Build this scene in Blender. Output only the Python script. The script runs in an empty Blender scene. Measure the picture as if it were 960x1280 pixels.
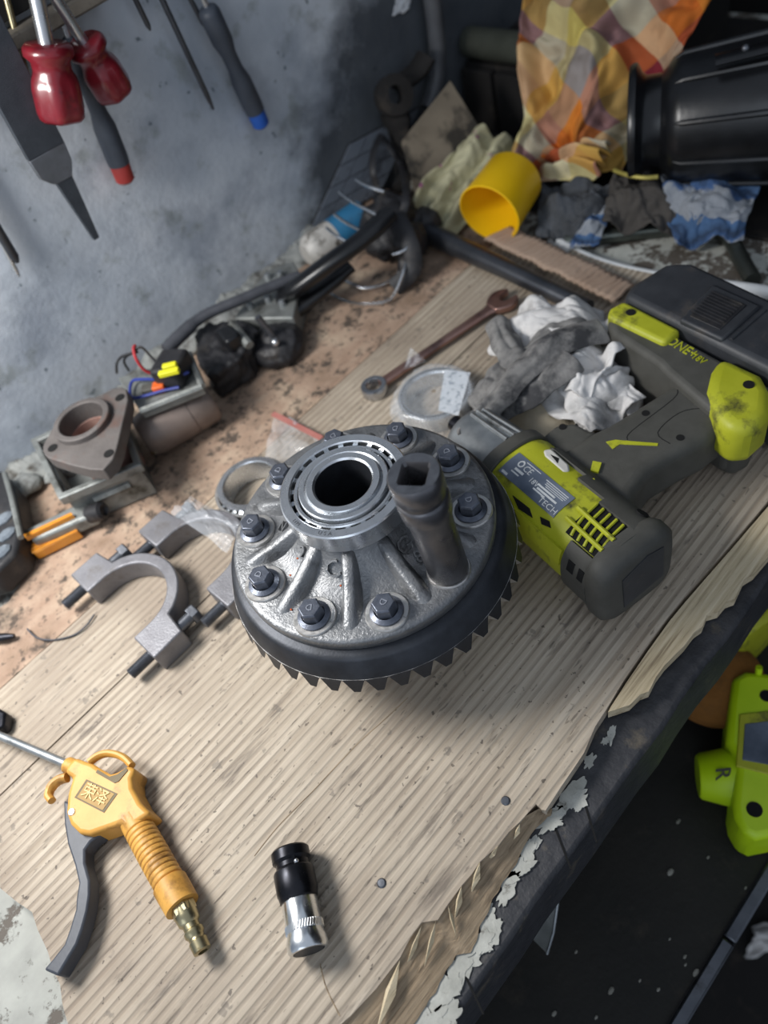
import bpy, bmesh, math, random
from mathutils import Vector, Matrix, noise
rnd = random.Random(7)
PI = math.pi
sc = bpy.context.scene
col = sc.collection

# ------------------------------------------------------------------ camera
F = 955.0
_d2 = Vector((290, 750, F)).normalized()
_d1 = Vector((1939, -1955, F)); _d1 = (_d1 - _d2 * _d1.dot(_d2)).normalized()
_d3 = _d1.cross(_d2)
ROT = Matrix((_d1, _d3, -_d2))
CAM = Vector((-0.1503, -0.2822, 0.5))
cd = bpy.data.cameras.new('camera'); cam = bpy.data.objects.new('camera', cd); col.objects.link(cam)
cd.sensor_fit = 'VERTICAL'; cd.sensor_height = 36.0; cd.lens = F / 1280 * 36; cd.clip_start = 0.01
cd.dof.use_dof = True; cd.dof.focus_distance = 0.50; cd.dof.aperture_fstop = cd.lens / 5.8
cm = (ROT @ Matrix(((1, 0, 0), (0, -1, 0), (0, 0, -1)))).to_4x4(); cm.translation = CAM
cam.matrix_world = cm
sc.camera = cam

# ------------------------------------------------------------------ light, world, exposure
w = bpy.data.worlds.new('world'); sc.world = w; w.use_nodes = True
w.node_tree.nodes['Background'].inputs[0].default_value = (0.74, 0.84, 1.0, 1)
w.node_tree.nodes['Background'].inputs[1].default_value = 0.44
def area(name, loc, target, sx, sy, power, color):
    l = bpy.data.lights.new(name, 'AREA'); l.shape = 'RECTANGLE'; l.size = sx; l.size_y = sy
    l.energy = power; l.color = color
    o = bpy.data.objects.new(name, l); col.objects.link(o); o.location = loc
    o.rotation_euler = (Vector(target) - Vector(loc)).to_track_quat('-Z', 'Y').to_euler()
    return o
area('bench_lamp', (-0.31, 0.33, 0.49), (-0.15, 0.10, 0.0), 0.24, 0.18, 5.2, (1.0, 0.98, 0.955))
area('camera_left_fill', (-1.7, -0.9, 1.3), (-0.1, 0.3, 0.1), 1.2, 1.2, 6.0, (0.80, 0.89, 1.0))  # added soft fill from camera-left, out of view, to brighten the wall
sc.view_settings.view_transform = 'Standard'; sc.view_settings.look = 'None'
sc.view_settings.gamma = 1.0; sc.view_settings.use_curve_mapping = False
sc.view_settings.exposure = 0.12

# ------------------------------------------------------------------ measuring helpers (photo point + known plane -> place in metres)
def ray(px, py): return ROT @ Vector((px - 480, py - 640, F))
def Z(px, py, z=0.0):
    r = ray(px, py); return CAM + r * ((z - CAM.z) / r.z)
def Yp(px, py, y):
    r = ray(px, py); return CAM + r * ((y - CAM.y) / r.y)
def Xp(px, py, x):
    r = ray(px, py); return CAM + r * ((x - CAM.x) / r.x)
def TR(pts, z=0.0): return [Z(a, b, z).xy for a, b in pts]

# ------------------------------------------------------------------ mesh helpers
def frame(d):
    d = Vector(d).normalized(); h = Vector((0, 0, 1)) if abs(d.z) < 0.9 else Vector((1, 0, 0))
    a = h.cross(d).normalized(); b = d.cross(a); return a, b, d
class MB:
    def __init__(s): s.v = []; s.f = []; s.m = []
    def add(s, vs, fs, mi=0):
        n = len(s.v); s.v += [Vector(v) for v in vs]; s.f += [tuple(i + n for i in f) for f in fs]; s.m += [mi] * len(fs); return s
    def box(s, c, size, rot=None, mi=0):
        c = Vector(c); x, y, z = [k / 2 for k in size]
        vs = [Vector((i * x, j * y, k * z)) for k in (-1, 1) for j in (-1, 1) for i in (-1, 1)]
        if rot is not None: vs = [rot @ v for v in vs]
        return s.add([c + v for v in vs], [(0, 2, 3, 1), (4, 5, 7, 6), (0, 1, 5, 4), (2, 6, 7, 3), (0, 4, 6, 2), (1, 3, 7, 5)], mi)
    def prism(s, poly, z0, z1, mi=0, fn=None):
        area2 = sum(poly[i - 1][0] * poly[i][1] - poly[i][0] * poly[i - 1][1] for i in range(len(poly)))
        if area2 < 0: poly = poly[::-1]
        n = len(poly); vs = [Vector((p[0], p[1], z0)) for p in poly] + [Vector((p[0], p[1], z1)) for p in poly]
        if fn: vs = [fn(v) for v in vs]
        fs = [tuple(range(n))[::-1], tuple(range(n, 2 * n))] + [(i, (i + 1) % n, n + (i + 1) % n, n + i) for i in range(n)]
        return s.add(vs, fs, mi)
    def loft(s, rings, caps=True, mi=0, closed=True):
        n = len(rings[0]); vs = [p for r in rings for p in r]; fs = []
        for k in range(len(rings) - 1):
            for i in range(n if closed else n - 1):
                j = (i + 1) % n; fs.append((k * n + i, k * n + j, (k + 1) * n + j, (k + 1) * n + i))
        if caps: fs += [tuple(range(n))[::-1], tuple(range((len(rings) - 1) * n, len(rings) * n))]
        return s.add(vs, fs, mi)
    def tube(s, path, r, n=10, mi=0, flat=1.0, caps=True, up=None):
        path = [Vector(p) for p in path]; m = len(path); rs = r if isinstance(r, (list, tuple)) else [r] * m
        rings = []; a = None
        for i, p in enumerate(path):
            d = (path[min(i + 1, m - 1)] - path[max(i - 1, 0)]).normalized()
            if a is None:
                a = frame(d)[0] if up is None else Vector(up)
            a = (a - d * a.dot(d)).normalized(); b = d.cross(a)
            rings.append([p + a * (math.cos(t) * rs[i]) + b * (math.sin(t) * rs[i] * flat) for t in [2 * PI * k / n for k in range(n)]])
        return s.loft(rings, caps, mi)
    def lathe(s, prof, p0=(0, 0, 0), axis=(0, 0, 1), n=32, mi=0, closed=False, hexn=None):
        p0 = Vector(p0); a, b, d = frame(axis); k = len(prof); rings = []
        for (r, z) in prof:
            rings.append([p0 + d * z + a * (math.cos(2 * PI * i / n) * r) + b * (math.sin(2 * PI * i / n) * r) for i in range(n)])
        vs = [p for r in rings for p in r]; fs = []
        for q in range(k if closed else k - 1):
            q2 = (q + 1) % k
            for i in range(n):
                j = (i + 1) % n; fs.append((q * n + i, q * n + j, q2 * n + j, q2 * n + i))
        return s.add(vs, fs, mi)
    def grid(s, fn, nu, nv, mi=0):
        vs = [fn(i / nu, j / nv) for j in range(nv + 1) for i in range(nu + 1)]
        fs = [(j * (nu + 1) + i, j * (nu + 1) + i + 1, (j + 1) * (nu + 1) + i + 1, (j + 1) * (nu + 1) + i) for j in range(nv) for i in range(nu)]
        return s.add(vs, fs, mi)
    def ball(s, c, r, seg=12, ring=8, mi=0):
        c = Vector(c); r = Vector(r) if not isinstance(r, (int, float)) else Vector((r, r, r))
        rings = []
        for j in range(ring + 1):
            t = PI * (0.02 + 0.96 * j / ring)
            rings.append([c + Vector((r.x * math.sin(t) * math.cos(2 * PI * i / seg), r.y * math.sin(t) * math.sin(2 * PI * i / seg), -r.z * math.cos(t))) for i in range(seg)])
        return s.loft(rings, True, mi)
    def build(s, name, mat, parent=None, bevel=0, smooth=38, sub=0, solid=0, remesh=0, disp=None, label=None, seg=2, kind=None):
        off = parent.get('_o') if parent is not None else None
        L = WORLD.get(parent.name, Vector((0, 0, 0))) if parent is not None else Vector((0, 0, 0))
        me = bpy.data.meshes.new(name); me.from_pydata([v - L for v in s.v], [], s.f)
        for mm in (mat if isinstance(mat, (list, tuple)) else [mat]): me.materials.append(mm)
        me.polygons.foreach_set('material_index', s.m)
        bm = bmesh.new(); bm.from_mesh(me); bmesh.ops.recalc_face_normals(bm, faces=bm.faces); bm.to_mesh(me); bm.free()
        if smooth:
            me.shade_smooth(); me.set_sharp_from_angle(angle=math.radians(smooth))
        o = bpy.data.objects.new(name, me); col.objects.link(o)
        if parent is not None: o.parent = parent
        WORLD[o.name] = L
        if remesh:
            m = o.modifiers.new('r', 'REMESH'); m.mode = 'VOXEL'; m.voxel_size = remesh; m.use_smooth_shade = True
        if bevel:
            m = o.modifiers.new('b', 'BEVEL'); m.width = bevel; m.segments = seg; m.limit_method = 'ANGLE'; m.angle_limit = math.radians(40)
        if sub:
            m = o.modifiers.new('s', 'SUBSURF'); m.levels = sub; m.render_levels = sub
        if solid:
            m = o.modifiers.new('t', 'SOLIDIFY'); m.thickness = solid; m.offset = 0
        if disp:
            for (size, strength) in disp:
                t = bpy.data.textures.new('cl', 'CLOUDS'); t.noise_scale = size
                m = o.modifiers.new('d', 'DISPLACE'); m.texture = t; m.strength = strength; m.texture_coords = 'LOCAL'
        if label: o['label'] = label
        if kind: o['kind'] = kind
        return o
WORLD = {}
def tag(o, label, cat, group=None):
    o['label'] = label; o['category'] = cat
    if group: o['group'] = group
    return o
def thing(name, label, cat, loc=(0, 0, 0), group=None):
    o = bpy.data.objects.new(name, None); col.objects.link(o); o.location = loc; o.empty_display_size = 0.02
    WORLD[o.name] = Vector(loc)
    return tag(o, label, cat, group)
def struct(o, label=None):
    o['kind'] = 'structure'
    if label: o['label'] = label
    return o
def copy_to(o, M, parent):
    c = o.copy(); col.objects.link(c); c.parent = parent; c.matrix_local = M; return c
def text(body, size, depth=0.0, res=2):
    cu = bpy.data.curves.new('t', 'FONT'); cu.body = body; cu.size = size; cu.extrude = depth
    cu.align_x = 'CENTER'; cu.align_y = 'CENTER'; cu.resolution_u = res
    ob = bpy.data.objects.new('t', cu); col.objects.link(ob)
    dg = bpy.context.evaluated_depsgraph_get(); dg.update()
    me = bpy.data.meshes.new_from_object(ob.evaluated_get(dg))
    vs = [v.co.copy() for v in me.vertices]; fs = [tuple(p.vertices) for p in me.polygons]
    bpy.data.objects.remove(ob); bpy.data.curves.remove(cu); bpy.data.meshes.remove(me)
    return vs, fs
def nz(p, s=1.0): return noise.noise(Vector(p) * s)
def spline(pts, n=8):
    pts = [Vector(p) for p in pts]; out = []
    for i in range(len(pts) - 1):
        p0 = pts[max(i - 1, 0)]; p1 = pts[i]; p2 = pts[i + 1]; p3 = pts[min(i + 2, len(pts) - 1)]
        for k in range(n):
            t = k / n
            out.append(0.5 * ((2 * p1) + (p2 - p0) * t + (2 * p0 - 5 * p1 + 4 * p2 - p3) * t * t + (3 * p1 - p0 - 3 * p2 + p3) * t ** 3))
    out.append(pts[-1]); return out

# ------------------------------------------------------------------ materials
def lin(c):
    if isinstance(c, str):
        c = c.lstrip('#'); c = [int(c[i:i + 2], 16) / 255 for i in (0, 2, 4)]
        c = [x / 12.92 if x <= 0.04045 else ((x + 0.055) / 1.055) ** 2.4 for x in c]
    return (c[0], c[1], c[2], 1.0)
class NT:
    def __init__(s, name):
        s.m = bpy.data.materials.new(name); s.m.use_nodes = True; s.t = s.m.node_tree; s.b = s.t.nodes['Principled BSDF']
        s.tc = s.t.nodes.new('ShaderNodeTexCoord').outputs['Object']
    def n(s, typ, **k):
        x = s.t.nodes.new(typ)
        for a, v in k.items(): setattr(x, a, v)
        return x
    def link(s, a, b): s.t.links.new(a, b)
    def map(s, scale=(1, 1, 1), rot=(0, 0, 0), src=None):
        x = s.n('ShaderNodeMapping'); x.inputs['Scale'].default_value = scale; x.inputs['Rotation'].default_value = rot
        s.link(src or s.tc, x.inputs['Vector']); return x.outputs[0]
    def noise(s, scale, detail=4, rough=0.55, vec=None, dist=0.0):
        x = s.n('ShaderNodeTexNoise'); x.inputs['Scale'].default_value = scale; x.inputs['Detail'].default_value = detail
        x.inputs['Roughness'].default_value = rough; x.inputs['Distortion'].default_value = dist
        s.link(vec or s.tc, x.inputs['Vector']); return x.outputs['Fac']
    def ramp(s, fac, stops):
        x = s.n('ShaderNodeValToRGB'); e = x.color_ramp.elements
        while len(e) < len(stops): e.new(0.5)
        for i, (p, c) in enumerate(stops):
            e[i].position = p; e[i].color = lin(c) if not isinstance(c, (int, float)) else (c, c, c, 1)
        s.link(fac, x.inputs[0]); return x.outputs[0]
    def mix(s, fac, a, b, mode='MIX'):
        x = s.n('ShaderNodeMix', data_type='RGBA', blend_type=mode)
        for k, v in ((0, fac), (6, a), (7, b)):
            if hasattr(v, 'is_linked'): s.link(v, x.inputs[k])
            elif isinstance(v, (int, float)): x.inputs[k].default_value = v
            else: x.inputs[k].default_value = lin(v)
        return x.outputs[2]
    def math(s, op, a, b=0.0):
        x = s.n('ShaderNodeMath', operation=op)
        for k, v in ((0, a), (1, b)):
            if hasattr(v, 'is_linked'): s.link(v, x.inputs[k])
            else: x.inputs[k].default_value = v
        return x.outputs[0]
    def sep(s, vec=None):
        x = s.n('ShaderNodeSeparateXYZ'); s.link(vec or s.tc, x.inputs[0]); return x.outputs
    def bump(s, h, strength, dist=0.001):
        x = s.n('ShaderNodeBump'); x.inputs['Strength'].default_value = strength; x.inputs['Distance'].default_value = dist
        s.link(h, x.inputs['Height']); s.link(x.outputs[0], s.b.inputs['Normal'])
    def set(s, **k):
        names = dict(rough='Roughness', metal='Metallic', color='Base Color', coat='Coat Weight', trans='Transmission Weight', ior='IOR', alpha='Alpha', spec='Specular IOR Level', sheen='Sheen Weight')
        for a, v in k.items():
            i = s.b.inputs[names[a]]
            if hasattr(v, 'is_linked'): s.link(v, i)
            elif a == 'color': i.default_value = lin(v)
            else: i.default_value = v
        return s.m
def M(name, c1, c2=None, rough=0.5, metal=0.0, ns=40, bump=0.0, bs=300, dirt=None, ds=25, dt=(0.55, 0.7), coat=0.0, rv=0.0, bd=0.001, spec=None):
    t = NT(name)
    cc = t.ramp(t.noise(ns, 5), [(0.3, c1), (0.7, c2 or c1)])
    if dirt: cc = t.mix(t.ramp(t.noise(ds, 6, 0.65), [(dt[0], 0.0), (dt[1], 1.0)]), cc, dirt)
    t.set(color=cc, metal=metal, coat=coat)
    if rv: t.set(rough=t.ramp(t.noise(ns * 1.7, 4), [(0.3, max(0.02, rough - rv)), (0.7, min(1, rough + rv))]))
    else: t.set(rough=rough)
    if spec is not None: t.set(spec=spec)
    if bump: t.bump(t.noise(bs, 3), bump, bd)
    return t.m

def wood_mat():
    t = NT('weathered_wood')
    wav = t.n('ShaderNodeTexWave', wave_type='BANDS', bands_direction='Y'); wav.inputs['Scale'].default_value = 46; wav.inputs['Distortion'].default_value = 2.6; wav.inputs['Detail'].default_value = 3; wav.inputs['Detail Scale'].default_value = 0.5; wav.inputs['Detail Roughness'].default_value = 0.6
    t.link(t.map((0.10, 1, 1)), wav.inputs['Vector'])
    lines = t.ramp(wav.outputs['Fac'], [(0.05, 1.0), (0.55, 0.0)])
    grain = t.noise(1, 6, 0.6, t.map((8, 210, 40)))
    big = t.noise(6, 4, 0.5)
    base = t.ramp(grain, [(0.2, '#978977'), (0.5, '#b4a795'), (0.75, '#c5b9a7')])
    base = t.mix(t.math('MULTIPLY', lines, t.ramp(t.noise(9, 3), [(0.34, 0.12), (0.62, 0.62)])), base, '#76695b')
    base = t.mix(t.ramp(big, [(0.44, 0.0), (0.62, 0.62)]), base, '#86786a')
    streak = t.ramp(t.noise(1, 5, 0.6, t.map((16, 95, 20))), [(0.60, 0.0), (0.70, 0.7)])
    base = t.mix(streak, base, '#5f564d')
    fleck = t.ramp(t.noise(1, 3, 0.5, t.map((60, 420, 20))), [(0.64, 0.0), (0.70, 0.6)])
    base = t.mix(fleck, base, '#544b43')
    spots = t.ramp(t.noise(75, 3, 0.6), [(0.65, 0.0), (0.69, 0.6)])
    base = t.mix(spots, base, '#6f675e')
    sp2 = t.ramp(t.noise(210, 2, 0.5), [(0.70, 0.0), (0.73, 0.75)])
    base = t.mix(sp2, base, '#4e463f')
    t.set(color=base, rough=0.62, spec=0.35)
    h = t.math('ADD', t.math('MULTIPLY', lines, -0.8), t.math('MULTIPLY', grain, 0.5))
    t.bump(h, 0.6, 0.0010); return t.m
def wood_back():
    t = NT('oily_board')
    base = t.ramp(t.noise(22, 6, 0.6), [(0.3, '#86715f'), (0.5, '#a58d7a'), (0.7, '#bba892')])
    g = t.ramp(t.noise(1, 5, 0.6, t.map((8, 120, 30))), [(0.45, 0.0), (0.8, 0.5)])
    base = t.mix(g, base, '#8a6c58')
    k = t.ramp(t.noise(55, 6, 0.7), [(0.53, 0.0), (0.62, 0.85)])
    base = t.mix(k, base, '#3a3632')
    k3 = t.ramp(t.noise(150, 4, 0.6), [(0.57, 0.0), (0.66, 0.7)])
    base = t.mix(k3, base, '#4c443d')
    k2 = t.ramp(t.noise(16, 6, 0.65), [(0.55, 0.0), (0.7, 0.75)])
    base = t.mix(k2, base, '#4a423b')
    t.set(color=base, rough=0.75, spec=0.3); t.bump(t.noise(140, 5, 0.65), 0.5, 0.0015); return t.m
def wall_mat():
    t = NT('plaster')
    base = t.ramp(t.noise(5, 6, 0.6), [(0.3, '#a4adb8'), (0.5, '#c0c7cf'), (0.7, '#d2d6db')])
    blot = t.ramp(t.noise(8, 6, 0.62, t.map((1, 1, 1.3))), [(0.50, 0.0), (0.66, 0.75)])
    base = t.mix(blot, base, '#8d95a1')
    y = t.ramp(t.noise(26, 5, 0.6), [(0.57, 0.0), (0.68, 0.5)]); base = t.mix(y, base, '#7f857f')
    sp = t.ramp(t.noise(75, 3, 0.5), [(0.67, 0.0), (0.72, 0.8)]); base = t.mix(sp, base, '#5a666c')
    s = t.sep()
    # darker tone over the low corner end of the wall, with a noisy ragged edge
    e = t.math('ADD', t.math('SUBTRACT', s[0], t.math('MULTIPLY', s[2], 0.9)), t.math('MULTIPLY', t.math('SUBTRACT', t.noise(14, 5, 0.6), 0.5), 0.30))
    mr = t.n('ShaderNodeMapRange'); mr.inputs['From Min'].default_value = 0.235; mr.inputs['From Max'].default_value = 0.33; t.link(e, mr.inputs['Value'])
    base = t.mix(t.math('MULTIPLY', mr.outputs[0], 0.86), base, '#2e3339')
    t.set(color=base, rough=0.85, spec=0.25); t.bump(t.noise(45, 6, 0.6), 0.45, 0.003); return t.m
def paint_mat(lo=0.50, ca='#a9aaa2', cb='#c6c7bf'):
    t = NT('flaked_white_paint')
    base = t.ramp(t.noise(40, 5), [(0.3, ca), (0.7, cb)])
    k = t.ramp(t.noise(38, 7, 0.7), [(lo, 0.0), (lo + 0.06, 1.0)])
    t.set(color=t.mix(k, base, '#5b544c'), rough=0.7); t.bump(t.math('SUBTRACT', 1.0, k), 0.5, 0.001); return t.m
def check_mat():
    t = NT('madras_check')
    uv = t.n('ShaderNodeUVMap'); s = t.sep(t.map((1, 1, 1), (0, 0, 0.62), uv.outputs[0]))
    def stripes(v, cols):
        f = t.math('FRACT', v); x = t.n('ShaderNodeValToRGB'); x.color_ramp.interpolation = 'CONSTANT'; e = x.color_ramp.elements
        while len(e) < len(cols): e.new(0.5)
        for i, c in enumerate(cols): e[i].position = i / len(cols); e[i].color = lin(c)
        t.link(f, x.inputs[0]); return x.outputs[0]
    a = stripes(s[0], ['#c9b96a', '#8f8884', '#c9702f', '#84323a', '#cfc7a4'])
    b = stripes(s[1], ['#cc8434', '#958d8a', '#cbbb68', '#80303a', '#cfc7a4', '#bf672c'])
    c = t.mix(0.5, a, b)
    c = t.mix(t.ramp(t.noise(30, 5), [(0.5, 0.0), (0.75, 0.5)]), c, '#5d4a3c')
    t.set(color=c, rough=0.9, spec=0.1); t.bump(t.noise(500, 2), 0.3, 0.0006); return t.m
def clear_bag(name):
    t = NT(name); t.set(color='#e6ecf2', rough=0.10, alpha=0.13, spec=0.9)
    t.bump(t.noise(70, 4, 0.6), 0.4, 0.002); return t.m

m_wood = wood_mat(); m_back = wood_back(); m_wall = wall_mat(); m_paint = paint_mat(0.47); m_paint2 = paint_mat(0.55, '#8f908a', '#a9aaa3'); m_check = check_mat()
def grain_mat(name, c1, c2, dark):
    t = NT(name); g = t.noise(1, 6, 0.65, t.map((14, 330, 260)))
    base = t.ramp(g, [(0.28, dark), (0.46, c1), (0.7, c2)])
    t.set(color=base, rough=0.75, spec=0.25); t.bump(g, 0.7, 0.0015); return t.m
m_raw = grain_mat('fresh_split_wood', '#c6b595', '#dccdb0', '#8d7c64')
m_edge = grain_mat('splintered_edge_wood', '#8f7d66', '#ac9980', '#4e4337')
m_beam = M('tarry_black_paint', '#2b2c30', '#3d3d40', 0.55, ns=60, bump=0.6, bs=120, dirt='#5d564c', ds=45, dt=(0.58, 0.72), bd=0.002)
m_flake = M('old_white_paint', '#9c9c94', '#bcbcb4', 0.75, ns=80, bump=0.5, bs=250, dirt='#5b564e', ds=90, dt=(0.58, 0.7))
m_dark = M('mottled_dark', '#131211', '#1d1a19', 0.85, ns=20, bump=0.4, bs=90, dirt='#3a332c', ds=30, dt=(0.56, 0.75))
m_shelf = M('oily_shelf', '#14130f', '#221f1a', 0.7, ns=14, bump=0.5, bs=120, dirt='#3a332a', ds=22, dt=(0.55, 0.75))
m_iron = M('cast_iron', '#717376', '#8b8c8d', 0.43, 0.65, ns=60, bump=0.5, bs=520, dirt='#3a3a3a', ds=40, dt=(0.54, 0.75), rv=0.08, bd=0.0010)
m_gear = M('oiled_gear_steel', '#2d2f33', '#41444a', 0.45, 0.6, ns=50, bump=0.12, bs=600)
m_bolt = M('black_oxide_bolt', '#565b66', '#6f747f', 0.36, 0.65, ns=200, bump=0.15, bs=900)
m_steel = M('bright_steel', '#c6cace', '#d6d9dd', 0.28, 0.9, ns=60, rv=0.03)
m_mach = M('machined_steel', '#b9b7b3', '#d0cecb', 0.38, 0.85, ns=200, rv=0.08, dirt='#6a5f54', ds=200, dt=(0.6, 0.75))
m_chrome = M('chrome', '#dfe2e4', '#eef0f1', 0.24, 1.0, ns=80, rv=0.05)
m_sat = M('satin_aluminium', '#8f9497', '#b4b8ba', 0.42, 0.85, ns=60, dirt='#55544f', ds=40, dt=(0.58, 0.75), bump=0.1)
m_black_ox = M('impact_black', '#1f2024', '#33343a', 0.33, 0.8, ns=60, dirt='#4f473f', ds=30, dt=(0.6, 0.8), rv=0.08)
m_worn = M('worn_impact_steel', '#5a5a5e', '#7a797c', 0.32, 0.75, ns=35, dirt='#3a3532', ds=28, dt=(0.55, 0.8), rv=0.1)
m_lime = M('lime_plastic', '#a6aa20', '#b7ba30', 0.5, ns=40, dirt='#4a4826', ds=42, dt=(0.54, 0.70), bump=0.1)
m_limeclean = M('clean_lime_plastic', '#b9dc12', '#c5e51e', 0.4, ns=40)
m_grey = M('dark_grey_rubber', '#45443f', '#504f4a', 0.62, ns=80, bump=0.12, bs=800)
m_batt = M('battery_plastic', '#2d2f33', '#3b3d41', 0.5, ns=50, dirt='#57504a', ds=30, dt=(0.58, 0.8), bump=0.1)
m_blk = M('black_plastic', '#0e0f11', '#17181b', 0.3, ns=60, bump=0.08, bs=200)
m_rub = M('black_rubber', '#1a1a1d', '#29292c', 0.55, ns=60, bump=0.4, bs=150, dirt='#3f3b37', ds=45, dt=(0.55, 0.72))
m_hole = M('deep_black', '#040404', '#070707', 0.9)
m_lab = M('label_blue_grey', '#3b4656', '#7d8797', 0.35, ns=22)
m_white = M('white_print', '#e4e6e6', '#d2d4d4', 0.5)
m_orange = M('orange_blowgun_plastic', '#c9923e', '#d6a250', 0.5, ns=50, dirt='#7c5528', ds=40, dt=(0.56, 0.74), bump=0.15)
m_emb = M('grime_in_print', '#584a2a', '#6a5a35', 0.6)
m_gold = M('raised_print_gold', '#dcbf7a', '#d0b068', 0.5)
m_trig = M('slate_trigger_plastic', '#3b3f47', '#4c5058', 0.5, ns=50, bump=0.1)
m_brass = M('brass', '#a89c78', '#bfb594', 0.33, 1.0, ns=60, rv=0.08, dirt='#6a5b38', ds=80, dt=(0.6, 0.75))
m_cap = M('cap_grey_iron', '#77767a', '#8f8f93', 0.5, 0.6, ns=60, bump=0.3, bs=600, dirt='#5a5148', ds=30, dt=(0.6, 0.8))
m_boltg = M('zinc_bolt', '#5d6066', '#777a80', 0.4, 0.8, ns=150, bump=0.1)
m_copper = M('copper_stained_spanner', '#9a7468', '#b8958a', 0.3, 0.85, ns=30, dirt='#54474a', ds=20, dt=(0.55, 0.75))
m_ring = M('spanner_ring_steel', '#b0b1b4', '#c4c5c7', 0.25, 0.95)
m_bar = M('steel_bar', '#4b4e54', '#676a70', 0.35, 0.85, ns=30, dirt='#302d2b', ds=30, dt=(0.55, 0.75))
m_rust = M('brown_rusted_iron', '#5a5553', '#6e6966', 0.65, 0.3, ns=40, bump=0.4, dirt='#6d4a3c', ds=25, dt=(0.55, 0.75))
m_pink = M('pinkish_rust', '#8f6b62', '#a58478', 0.8, ns=60)
m_motor = M('brown_painted_motor', '#6f625b', '#857870', 0.42, 0.3, ns=30, dirt='#4b3f3a', ds=30, dt=(0.56, 0.75))
m_alu = M('dirty_cast_aluminium', '#7c7f7d', '#979a97', 0.55, 0.6, ns=50, bump=0.3, dirt='#4a4a44', ds=35, dt=(0.52, 0.7))
m_amber = M('amber_reflector', '#c47a1c', '#d58e2a', 0.25, ns=80, coat=0.5)
m_hose = M('old_rubber_hose', '#3a3c42', '#4a4c52', 0.6, ns=60, bump=0.3)
m_plaster = M('plaster_rubble', '#7c7f7e', '#9b9d99', 0.9, ns=70, bump=0.8, bs=120, dirt='#4a4640', ds=60, dt=(0.5, 0.66), bd=0.003)
m_yellow = M('yellow_cup_plastic', '#e8b90c', '#edc014', 0.38, ns=30)
m_glovew = M('dirty_white_cotton', '#c4c2c0', '#dedcda', 0.95, ns=30, bump=0.3, bs=700, dirt='#7d7c7b', ds=22, dt=(0.52, 0.74))
m_gloved = M('oil_soaked_cotton', '#6a6968', '#979592', 0.9, ns=22, bump=0.3, bs=600, dirt='#3c3c3e', ds=25, dt=(0.45, 0.62))
m_tan = M('tan_rag', '#b0a48e', '#c8bda6', 0.95, ns=25, bump=0.4, bs=500, dirt='#5e574c', ds=18, dt=(0.55, 0.75))
m_card = M('corrugated_cardboard', '#9a8371', '#ab9583', 0.9, ns=30, dirt='#5a4c42', ds=40, dt=(0.58, 0.72))
m_brown = M('brown_scrap_board', '#5e5548', '#7a7061', 0.85, ns=18, bump=0.3, dirt='#2b2721', ds=22, dt=(0.48, 0.62))
m_denim = M('grey_denim', '#3f4349', '#53575c', 0.95, ns=40, bump=0.4, bs=700, dirt='#2b2c2e', ds=20, dt=(0.5, 0.7))
m_char = M('charcoal_cloth', '#3c3936', '#4d4945', 0.95, ns=40, bump=0.4, bs=700)
m_conduit = M('grey_conduit', '#4a4c50', '#5c5e62', 0.35, ns=30)
m_green = M('olive_grey_tube', '#3d4038', '#50534a', 0.6, ns=30)
m_redz = M('red_zip_strip', '#a5675f', '#b3766d', 0.4)
m_redp = M('red_clear_handle', '#6d1620', '#7e1c27', 0.3, ns=40, coat=0.4, dirt='#45121a', ds=60, dt=(0.55, 0.75))
m_fileg = M('file_grey', '#3f444b', '#4d5259', 0.55, 0.5, ns=60, bump=0.4, bs=1200)
m_tang = M('file_tang_steel', '#6d7074', '#80838a', 0.45, 0.7, ns=60, dirt='#4d4741', ds=50, dt=(0.55, 0.75))
m_pgrey = M('precision_driver_grey', '#3a4049', '#454b55', 0.5, ns=60)
m_blue = M('blue_cap', '#1d4fa3', '#2459b0', 0.45)
m_redcap = M('red_cap', '#9c2e2a', '#a93a34', 0.45)
m_rackw = M('rack_bar_wood', '#6d665c', '#877f73', 0.85, ns=60, bump=0.3, dirt='#3a352f', ds=60, dt=(0.55, 0.7))
m_purple = M('purple_plastic', '#3e3560', '#4a3f70', 0.4)
m_tile = M('grey_tile', '#636a74', '#747b85', 0.4, ns=30, dirt='#3c4046', ds=30, dt=(0.5, 0.7))
m_cyan = M('blue_can_print', '#2a678f', '#33789f', 0.35, dirt='#355264', ds=60, dt=(0.55, 0.7))
m_canw = M('white_can_paint', '#a9a6a0', '#c3c0ba', 0.45, ns=60, dirt='#5a554e', ds=60, dt=(0.5, 0.62))
m_bluecloth = M('blue_terry', '#3d6fb8', '#5486c9', 0.95, ns=60, bump=0.5, bs=500)
m_knit = M('orange_brown_knit', '#7a4e1c', '#93622a', 0.9, ns=40, bump=0.4, dirt='#35261a', ds=20, dt=(0.48, 0.68))
m_paper = M('paper_slip', '#c9cfd6', '#dde1e5', 0.7, ns=60, dirt='#8f99a3', ds=200, dt=(0.55, 0.6))
m_bag = clear_bag('clear_poly_bag'); m_bag2 = clear_bag('clear_zip_bag')
m_wireb = M('blue_wire', '#27347c', '#303f8e', 0.4)
m_wirer = M('red_wire', '#a02a2e', '#b0343a', 0.4)
m_yel = M('yellow_clip', '#d2cf1d', '#dcd92a', 0.5)
m_og = M('orange_clip', '#cf5a1e', '#db6628', 0.5)
m_debris = M('pale_chips', '#77756d', '#97958c', 0.8)

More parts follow.
